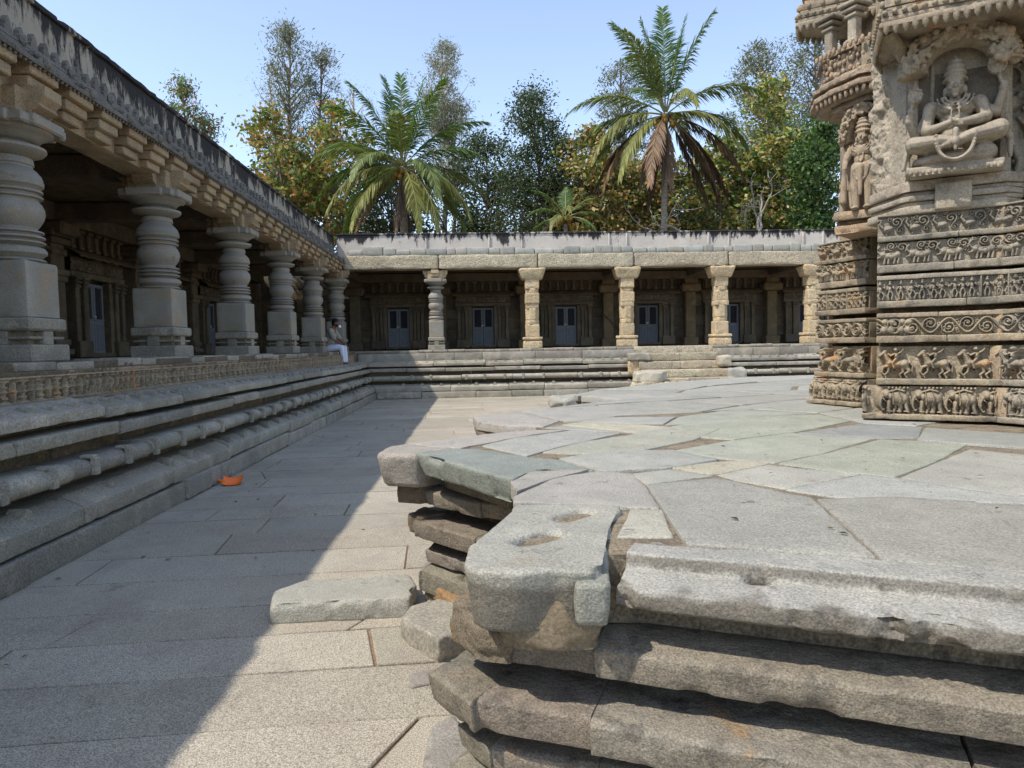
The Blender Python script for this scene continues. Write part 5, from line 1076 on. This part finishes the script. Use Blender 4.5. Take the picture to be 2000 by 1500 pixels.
def add_leaves(mb, C, l, wd, pal, rg, droop=.3, up=None):
    N = len(C); D = rg.normal(size=(N, 3)); D[:, 2] = D[:, 2] * .7 - droop
    if up is not None: D[:, 2] = np.abs(D[:, 2]) * up + .3
    D /= np.linalg.norm(D, axis=1)[:, None]; S = np.cross(D, rg.normal(size=(N, 3))); S /= np.linalg.norm(S, axis=1)[:, None]; L = (l * rg.uniform(.6, 1.3, N))[:, None]; W = L * wd
    V = np.stack([C, C + D * L * .45 + S * W * .5, C + D * L, C + D * L * .45 - S * W * .5], 1)
    P = np.array(pal) * 1.3; ci = rg.integers(0, len(P), N); c = P[ci] * rg.uniform(.75, 1.25, (N, 1)); T = np.repeat(c, 4, 0)
    mb.add(V.reshape(-1, 3), quads=np.arange(4 * N).reshape(-1, 4), tint=T)
def tree(name, label, px, Y, ytop, ybot, wid, pal, n=4500, leaf=.22, lw=.35, shape='ell', seed=0, clumps=70, rc=.45, bark='bark', group=None, lean=0., droop=.3, up=None, gap=1.0):
    rg = np.random.default_rng(seed); X, zt = wpx(px, ytop, Y); _, zb = wpx(px, ybot, Y); r = wid / 2 * Y / 1400; hz = zt - zb
    root = thing(name, label, 'tree', (X, Y, 0), 0, group); tr = MB(); cl = MB(); ctr = []
    ax = lambda z: np.array([lean * (z / zt) ** 2 + .15 * math.sin(z * .7 + seed), .1 * math.cos(z * .5 + seed), z])
    while len(ctr) < clumps:
        t = rg.uniform(0, 1)
        if shape == 'cone': rr = (1 - t) ** .7 * .95 + .05
        elif shape == 'spire': rr = (.35 + .65 * (1 - t)) * (.75 + .35 * math.sin(t * 17 + seed))
        elif shape == 'top': rr = math.sqrt(max(0, 1 - (1.6 * t - .8) ** 2)) + .1
        else: t = t ** (1.25); rr = math.sqrt(max(0, 1 - (2 * t - 1) ** 2)) * 1.0 + .08
        a = rg.uniform(0, 2 * math.pi); rr *= .78 + .32 * math.sin(a * 3 + seed + t * 7); q = math.sqrt(rg.uniform(.08, 1)) * rr * r; ctr.append(ax(zb + t * hz) + np.array([q * math.cos(a), q * math.sin(a), 0]))
    ctr = np.array(ctr); zs = np.linspace(0, zb + hz * .93, 14); tr.tube([ax(z) for z in zs], np.linspace(.22, .03, 14) * (zt / 16), 8, (1, 1, 1))
    for i, c in enumerate(ctr):
        if i % 2 == 0 or shape in ('spire',):
            z0 = max(2, c[2] - np.hypot(*(c[:2] - ax(c[2])[:2])) * rg.uniform(.8, 1.5) - .2); p0 = ax(z0); m = (p0 + c) / 2 + np.array([0, 0, -.08]) + rg.normal(size=3) * .08; tr.tube([p0, m, c], [.05 * zt / 16, .03, .008], 5, cap=False)
    per = int(n / clumps); C = []
    for c in ctr:
        k = int(per * rg.uniform(.5, 1.5)); g_ = rg.normal(size=(k, 3)) * rc * np.array([1, 1, .75]) * rg.uniform(.6, 1.2)
        C.append(c + g_)
    add_leaves(cl, np.concatenate(C), leaf, lw, PAL[pal], rg, droop, up)
    tr.build('trunk', M[bark], root, 60); cl.build('crown', M['leaf'], root); return root
GB = 'trees beyond the far cloister'
tree('feathery_tree', 'tallest thin grey-green tree rising left of the lower palm', 597, 42, 76, 400, 125, 'grey', 10500, .22, .22, 'ell', 1, 170, .34, lean=-.3, up=.9, group=GB)
tree('feathery_tree', 'shorter feathery grey-green tree with a pointed top just right of the tallest tree', 645, 42.5, 120, 400, 95, 'grey', 7000, .22, .22, 'ell', 2, 120, .32, up=.9, group=GB)
tree('bare_tree', 'faint pinkish nearly leafless tree left of the tallest tree', 555, 50, 165, 340, 90, 'pale', 1500, .16, .2, 'ell', 3, 60, .5, 'palebark', group=GB)
tree('bare_tree', 'faint pale nearly leafless tree top above the left side of the lower palm', 712, 52, 172, 330, 100, 'pale', 1500, .16, .2, 'ell', 4, 60, .5, 'palebark', group=GB)
tree('silvery_tree', 'slender silvery tree with sparse pale leaves right of the lower palm', 880, 44, 104, 280, 105, 'pale', 7000, .22, .22, 'ell', 5, 150, .24, 'palebark', group=GB, up=.8)
tree('silvery_tree', 'lower spreading pale branches of silvery leaves right of the lower palm', 895, 44.5, 205, 360, 140, 'pale', 6500, .22, .22, 'ell', 6, 140, .26, 'palebark', group=GB)
tree('dense_tree', 'dense dark green tree standing alone between the two palms', 1055, 38, 188, 540, 160, 'dark', 24000, .19, .4, 'ell', 7, 240, .40, group=GB)
tree('broadleaf_tree', 'broad tree with yellow and orange leaves above the corner of the cloisters', 565, 37, 235, 480, 165, 'teak', 4200, .25, .62, 'ell', 8, 95, .3, group=GB)
tree('broadleaf_tree', 'yellowing broad-leaved tree directly left of the lower palm crown', 668, 38, 225, 470, 140, 'teak', 4200, .25, .62, 'ell', 9, 85, .3, group=GB)
tree('broadleaf_tree', 'tan-leaved tree left of the tall palm trunk', 1165, 37, 262, 480, 180, 'tan', 7600, .26, .6, 'ell', 10, 130, .32, group=GB)
tree('broadleaf_tree', 'tan and green leafy tree right behind the tall palm trunk', 1275, 38, 315, 480, 170, 'tan', 7000, .26, .6, 'ell', 11, 120, .32, group=GB)
tree('broadleaf_tree', 'yellow-green broad tree to the right of the tall palm trunk', 1420, 37, 278, 475, 200, 'lime', 7800, .27, .6, 'ell', 12, 130, .32, group=GB)
tree('broadleaf_tree', 'yellow-green tree closest to the left edge of the carved temple', 1545, 36.5, 262, 470, 180, 'lime', 7000, .27, .6, 'ell', 13, 120, .32, group=GB)
tree('broadleaf_tree', 'bright lime-green bushy top in front of the tall grey tree', 1515, 40, 150, 330, 110, 'lime', 4200, .24, .5, 'ell', 14, 60, .35, group=GB)
tree('silver_oak', 'tall grey-green tree with a ragged top left of the temple eave', 1500, 46, 88, 460, 190, 'grey', 17000, .23, .28, 'ell', 15, 260, .34, group=GB, up=.6)
tree('silver_oak', 'tall grey-green tree partly hidden behind the temple eave', 1610, 45, 62, 440, 160, 'grey', 15000, .23, .28, 'ell', 16, 240, .34, group=GB, up=.6)
tree('silver_oak', 'grey tree seen through the left fronds of the tall palm', 1225, 47, 128, 350, 130, 'grey', 8500, .23, .28, 'ell', 17, 140, .32, group=GB, up=.6)
tree('dark_tree', 'dark green rounded tree touching the temple edge', 1615, 33, 225, 450, 110, 'green', 8500, .2, .6, 'ell', 18, 90, .32, group=GB)
tree('dark_tree', 'dark green bushy tree between the silvery tree and the lone dense tree', 955, 41, 280, 475, 170, 'dark', 13000, .2, .45, 'ell', 19, 120, .45, group=GB)
tree('dark_tree', 'dark leafy mass behind the lower palm trunk', 770, 42, 320, 470, 260, 'dark', 9500, .24, .5, 'ell', 20, 110, .5, group=GB)
for i, (px, yt, lab) in enumerate(((600, 330, 'dark undergrowth tree just over the corner of the cloisters'), (1110, 345, 'dark undergrowth tree right of the lone dense tree'), (1230, 340, 'dark low tree filling the gap left of the tall palm trunk'), (1350, 330, 'dark low tree filling the gap right of the tall palm trunk'), (1480, 330, 'dark low tree behind the bare white branches'))):
    tree('dark_tree', lab, px, 43, yt, 500, 230, 'dark', 11000, .26, .5, 'ell', 30 + i, 120, .55, group=GB)
tree('feathery_tree', 'feathery green treetop with brown pods showing above the left parapet', 400, 26, 178, 300, 62, 'feather', 1500, .15, .3, 'ell', 41, 30, .18, lean=.0, droop=.7)
tree('feathery_tree', 'drooping feathery green branch end lower down above the left parapet', 440, 27, 232, 320, 60, 'feather', 1100, .17, .3, 'ell', 42, 28, .22, lean=.0, droop=.7)
# leafless white branches
bt = MB(); rg = np.random.default_rng(5)
def br(p, d, L, r, dep):
    pts = [p]; dd = d.copy()
    for k in range(4): dd = dd + rg.normal(size=3) * .22; dd[2] += .02; dd /= np.linalg.norm(dd); pts.append(pts[-1] + dd * L / 4)
    bt.tube(pts, np.linspace(r, r * .6, 5), 6)
    if dep:
        for k in range(2 + (rg.random() < .4)): br(pts[-1 - k], dd + rg.normal(size=3) * .6, L * .72, r * .6, dep - 1)
for px in (1385, 1465):
    X, z = wpx(px, 440, 32.5); br(np.array([X, 32.5, 0.]), np.array([.05, 0, 1.]), 6.4, .12, 0); br(np.array([X + .1, 32.5, 5.6]), np.array([.4 if px > 1400 else -.1, -.1, .8]), 2.0, .10, 4)
tag(bt.build('leafless_tree', M['palebark'], None, 60), 'crooked white leafless branches in front of the yellow-green trees', 'tree')

def palm(name, label, px, py, base_px, Y, Lf, seed, fronds, trunk_r=.17):
    rg = np.random.default_rng(seed); X, zc = wpx(px, py, Y); Xb, _ = wpx(base_px, 450, Y); root = thing(name, label, 'palm', (Xb, Y, 0)); tx = X - Xb
    t = MB(); zz = np.linspace(0, zc, 60); t.tube([(tx * (z / zc) ** 1.5, 0, z) for z in zz], [(trunk_r * (1.25 - .45 * z / zc)) * (1 + .05 * (i % 2)) for i, z in enumerate(zz)], 12); t.build('trunk', M['palmtrunk'], root, 60)
    c = MB()
    for k in range(16): a = rg.uniform(0, 6.28); q = rg.uniform(.22, .42); c.ell((tx + q * math.cos(a), q * math.sin(a), zc - rg.uniform(.05, .5)), (.11, .11, .13), 10, 7, (1.3, .9, .35) if rg.random() < .6 else (.6, .75, .3))
    c.build('coconut', M['fruit'], root, 180)
    for el, az, L, col, bend in fronds:
        f = MB(); e = R(el); a = R(az); d = np.array([math.cos(a) * math.cos(e), math.sin(a) * math.cos(e), math.sin(e)]); p = np.array([tx, 0, zc]) + d * .15; n = 26; P = [p]; Dd = [d]
        for i in range(n):
            d = d + np.array([0, 0, -bend * (.4 + 1.3 * i / n) / n]); d /= np.linalg.norm(d); p = p + d * L / n; P.append(p); Dd.append(d)
        P = np.array(P); Dd = np.array(Dd); base = {'g': (.085, .15, .04), 'y': (.19, .20, .055), 'b': (.20, .125, .07), 'd': (.10, .07, .045), 'm': (.14, .18, .055)}[col]
        f.tube(P, np.linspace(.035, .006, n + 1), 6, tuple(np.array([.25, .24, .09]) if col in 'gmy' else np.array([.2, .13, .07])))
        m = 100; V = []; T = []
        for s_ in (-1, 1):
            for j in range(m):
                tt = .14 + .86 * j / m + rg.uniform(-.004, .004)
                if rg.random() < .04: continue
                x = min(tt, .999) * n; i = int(x); q = P[i] + (P[min(i + 1, n)] - P[i]) * (x - i); dd = Dd[i]; sd = np.cross(dd, (0, 0, 1)); nn = np.linalg.norm(sd); sd = sd / nn if nn > .05 else np.array([math.sin(a), -math.cos(a), 0]); upv = np.cross(sd, dd)
                ll = L * .25 * (math.sin(min(1, tt * 1.35 + .12) * math.pi * .62) if tt < .6 else max(.25, 1.28 - tt)) * rg.uniform(.85, 1.1)
                dl = sd * s_ * (.72 if col != 'd' else .35) + dd * (.85 if tt < .8 else 1.1) + upv * rg.uniform(.0, .22) + np.array([0, 0, -(.4 if col in 'gm' else .95) * rg.uniform(.4, 1.5)]); dl /= np.linalg.norm(dl)
                wv = np.cross(dl, upv + rg.normal(size=3) * .3); wv /= np.linalg.norm(wv) + 1e-6; w_ = .026 * L / 4
                mid = q + dl * ll * .5; d2 = dl + np.array([0, 0, -.35]); d2 /= np.linalg.norm(d2); tip = mid + d2 * ll * .5
                V += [q - wv * w_ * .5, q + wv * w_ * .5, mid + wv * w_, mid - wv * w_, tip + wv * .004, tip - wv * .004]; cc = np.array(base) * rg.uniform(.7, 1.35) * (1.25 if tt > .85 else 1); T += [cc] * 6
        k = np.arange(len(V) // 6)[:, None] * 6; f.add(V, quads=np.concatenate([k + [0, 1, 2, 3], k + [3, 2, 4, 5]]), tint=np.array(T)); f.build('frond', M['leaf'], root)
M['fruit'] = flat('coconut_skin', (.22, .18, .07), .6, .3, .2)
rg = np.random.default_rng(2)
fA = [(88, 90, 3.6, 'g', .3), (80, 150, 3.7, 'g', .5), (78, 20, 3.6, 'g', .5), (68, 190, 3.8, 'g', .9), (66, -30, 3.7, 'g', .8), (60, 100, 3.6, 'g', 1), (52, 215, 3.8, 'g', 1.2), (48, 0, 4.0, 'g', 1.1), (58, 270, 3.3, 'm', 1.8), (40, 170, 4, 'g', 1.5), (30, 195, 4.0, 'm', 1.5), (28, -15, 4.0, 'g', 1.4), (20, 240, 3.6, 'm', 1.8), (12, 180, 4.0, 'g', 1.6), (8, 0, 4.0, 'm', 1.5), (10, 300, 3.8, 'm', 2.0), (0, 210, 4.0, 'y', 1.7), (-5, -25, 4.0, 'y', 1.8), (-8, 150, 3.9, 'g', 1.5), (-12, 30, 3.8, 'g', 1.6), (-20, 225, 3.8, 'y', 1.6), (-25, 290, 3.7, 'y', 1.8), (-25, -50, 3.8, 'y', 1.8), (-40, 200, 3.4, 'b', 1), (-45, -10, 3.4, 'd', 1), (-60, 90, 3.3, 'd', .8), (-60, 260, 3.2, 'd', .8), (20, 60, 3.8, 'g', 1.3), (15, 120, 3.8, 'g', 1.3)]
fA = [(a, b, L * 1.06, c, d) for a, b, L, c, d in fA]; palm('coconut_palm', 'lower bushy green coconut palm on the left of the treeline', 798, 335, 797, 31.5, 4, 3, fA)
fB = [(86, 90, 4.3, 'g', .25), (80, 0, 3.9, 'g', .5), (78, 175, 3.8, 'g', .45), (70, -20, 4.2, 'g', .7), (66, 190, 4.1, 'g', .8), (62, 220, 3.8, 'm', 1.2), (38, -5, 4.3, 'm', 1.4), (30, 182, 4.4, 'm', 1.5), (34, 280, 3.2, 'y', 2.3), (16, 10, 4.2, 'm', 1.7), (10, 178, 4.3, 'm', 1.7), (4, 200, 4.2, 'y', 1.9), (6, -30, 3.9, 'y', 2.2), (-8, 170, 4.2, 'm', 1.7), (-10, 0, 4.2, 'd', 1.7), (-18, 215, 4.1, 'y', 1.9), (-25, 190, 4.0, 'b', 1.6), (-30, 240, 3.8, 'b', 1.8), (-30, 10, 4.2, 'd', 1.4), (-42, -30, 3.6, 'd', 1.3), (-50, 220, 3.3, 'd', 1.0), (-60, 250, 3.0, 'd', .7), (-72, 270, 2.9, 'b', .5), (-20, 30, 4.4, 'd', 1.6), (-15, 150, 4, 'd', 1.6), (50, 100, 3.9, 'g', 1), (25, 60, 4, 'm', 1.4), (-70, 120, 3.4, 'd', .6), (-50, 20, 4.0, 'd', .8)]
fB = [(a, b, L * (1.08 if c in 'gmy' else 1.15), c, d * .95) for a, b, L, c, d in fB]; palm('coconut_palm', 'tall coconut palm with brown hanging dead fronds and a bare grey trunk', 1308, 228, 1300, 32, 4.2, 4, fB, .14)
fC = [(70, 80, 2.2, 'g', 1), (60, 170, 2.4, 'g', 1.2), (50, 10, 2.4, 'm', 1.2), (30, 200, 2.5, 'g', 1.5), (25, 0, 2.5, 'm', 1.5), (10, 240, 2.4, 'y', 1.7), (5, 160, 2.5, 'g', 1.6), (0, -40, 2.5, 'g', 1.6), (-10, 210, 2.4, 'd', 1.5), (35, 270, 2.2, 'y', 1.8)]
fC = [(a, b, L * .8, c, d) for a, b, L, c, d in fC]; palm('young_palm', 'small young palm low between the lone dense tree and the tan tree', 1110, 428, 1110, 33, 2.4, 6, fC, .12)

# ------------------------------------------------------------------ person, dustpan
PR = thing('person', 'man in beige shirt and pale trousers sitting on the platform edge, hands on knees', 'person', (-3.93, 21.3, FZ), R(-8))
b = MB(); cp = lambda pts, r: caps(b, pts, r, 10)
cp([(-.30, 0, .11), (-.30, 0, .25), (-.26, 0, .42), (-.20, 0, .56)], [.12, .105, .115, .10]); cp([(-.20, 0, .58), (-.15, 0, .66)], [.055, .05]); b.ell((-.10, 0, .745), (.085, .07, .105), 14, 10); b.ell((-.055, 0, .70), (.05, .045, .055), 10, 8)
b.ell((-.008, 0, .735), (.016, .012, .02), 8, 6); b.ell((-.018, 0, .70), (.012, .025, .008), 8, 6); b.ell((-.10, .072, .735), (.02, .01, .028), 8, 6); b.ell((-.10, -.072, .735), (.02, .01, .028), 8, 6); b.ell((-.022, .028, .755), (.01, .012, .008), 8, 6); b.ell((-.022, -.028, .755), (.01, .012, .008), 8, 6)
for sg in (-1, 1):
    cp([(-.20, sg * .15, .55), (-.10, sg * .20, .33)], [.05, .042]); cp([(-.10, sg * .20, .33), (.04, sg * .10, .215)], [.042, .028]); b.ell((.075, sg * .085, .20), (.045, .035, .02), 10, 7)
    for j in range(4): cp([(.10, sg * (.06 + .018 * j), .20), (.135 + .006 * (j % 2), sg * (.058 + .018 * j), .192), (.15, sg * (.056 + .018 * j), .17)], .0085)
    cp([(.06, sg * .055, .20), (.10, sg * .04, .185)], .01)
    cp([(-.28, sg * .09, .10), (.05, sg * .11, .115)], [.085, .055]); cp([(.05, sg * .11, .11), (.10, sg * .09, -.28)], [.052, .032]); cp([(.10, sg * .09, -.30), (.18, sg * .09, -.335)], [.035, .03])
remeshed(b.build('body', M['skin'], PR), .011, 2, .4)
b = MB(); cp = lambda pts, r: caps(b, pts, r, 12)
b.ell((-.30, 0, .14), (.155, .185, .13), 14, 9); b.ell((-.29, 0, .28), (.15, .18, .16), 14, 9); b.ell((-.245, 0, .43), (.135, .185, .15), 14, 9); b.ell((-.20, 0, .54), (.09, .17, .07), 14, 9); cp([(-.19, .05, .60), (-.15, 0, .60), (-.19, -.05, .60)], .035)
for sg in (-1, 1): cp([(-.20, sg * .155, .55), (-.13, sg * .205, .40), (-.10, sg * .21, .36)], [.07, .068, .066])
remeshed(b.build('shirt', M['shirt'], PR), .012, 3, .4)
b = MB()
b.ell((-.29, 0, .09), (.14, .18, .10), 14, 9)
for sg in (-1, 1): cp([(-.27, sg * .095, .095), (-.05, sg * .115, .12), (.055, sg * .115, .115)], [.10, .085, .072]); cp([(.055, sg * .115, .105), (.09, sg * .10, -.12), (.105, sg * .09, -.25)], [.07, .055, .045])
remeshed(b.build('trousers', M['trouser'], PR), .012, 3, .4)
b = MB(); b.ell((-.115, 0, .79), (.092, .08, .085), 14, 10); b.ell((-.155, 0, .745), (.06, .072, .08), 12, 8); b.ell((-.055, 0, .672), (.042, .052, .03), 10, 8); b.ell((-.08, .055, .70), (.025, .018, .04), 8, 6); b.ell((-.08, -.055, .70), (.025, .018, .04), 8, 6)
remeshed(b.build('hair', M['hair'], PR), .012, 1, .3)
b = MB(); b.ell((-.01, 0, .655), (.04, .05, .038), 12, 8); b.build('face_mask', M['mask'], PR, 180)
for sg in (-1, 1):
    b = MB(); caps(b, [(.08, sg * .09, -.335), (.15, sg * .09, -.345), (.22, sg * .09, -.352)], [.048, .046, .038], 10); caps(b, [(.10, sg * .09, -.27), (.10, sg * .09, -.33)], [.045, .048], 10); b.box((.14, sg * .09, -.378), (.26, .085, .016), 0, (1, 1, 1), .006)
    remeshed(b.build('shoe', M['shoe'], PR), .012, 1, .3)
PR.scale = (1.17, 1.15, 1.14)
mb = MB(); rg = np.random.default_rng(1)     # shallow curved scoop
A = []
for i in range(9):
    u = -.11 + .22 * i / 8; A.append([(u, v, .010 + .06 * max(0, v / .09) ** 2 + .035 * (abs(u) / .11) ** 4) for v in np.linspace(-.09, .09, 9)])
A = np.array(A); k0 = mb.grid(A); mb.grid(A + [0, 0, -.004])
mb.grid(np.array([np.concatenate([A[0], A[:, -1], A[::-1][0]]), np.concatenate([A[0], A[:, -1], A[::-1][0]]) + [0, 0, .008]]))
dp = thing('dustpan', 'bright orange plastic scoop lying on the floor beside the kerb', 'dustpan', (-2.98, 8.82, .003), R(10)); mb.build('pan', M['orangeplastic'], dp, 60)
mb = MB(); mb.tube([(-.10, .02, .035), (-.15, .05, .05), (-.19, .08, .05)], [.022, .016, .02], 8); mb.build('handle', M['orangeplastic'], dp, 60)

# dry leaves and grit lying about
rg = np.random.default_rng(12); mb = MB()
for i in range(150):
    if i < 100: x = rg.uniform(-3.1, .0) if i % 3 else rg.uniform(-3.15, -2.6); y = rg.uniform(2.2, 14) ; z = .006
    else: x = rg.uniform(.9, 3.4); y = rg.uniform(2.2, 5.2); z = .986
    if z < .1 and x > -.6 and 2 < y < 5.6: continue
    q = rg.uniform(.006, .02) if z > .1 else rg.uniform(.008, .028); a = rg.uniform(0, 6.28); c, s_ = math.cos(a) * q, math.sin(a) * q; h = q * rg.uniform(.1, .5); k = rg.uniform(.3, .55)
    if z > .1 and not (y > 5.9 - 1.0 * x + 0 or True): continue
    V = [(x - c, y - s_, z), (x + s_ * k, y - c * k, z + h), (x + c, y + s_, z + .002), (x - s_ * k, y + c * k, z + h)]
    mb.add(V, quads=[[0, 1, 2, 3]], tint=[(.9, .65, .4), (.5, .35, .22), (.25, .2, .15), (.7, .6, .35)][rg.integers(0, 4)])
M['litter'] = stone('dry_leaf', (.16, .13, .09), (.24, .19, .13), None, 20, 100, .2, .001, 60)
o = mb.build('leaf_litter', M['litter']); kind(o, 'stuff'); o['label'] = 'tiny dry leaves and grit scattered on the paving'; o['category'] = 'leaf litter'
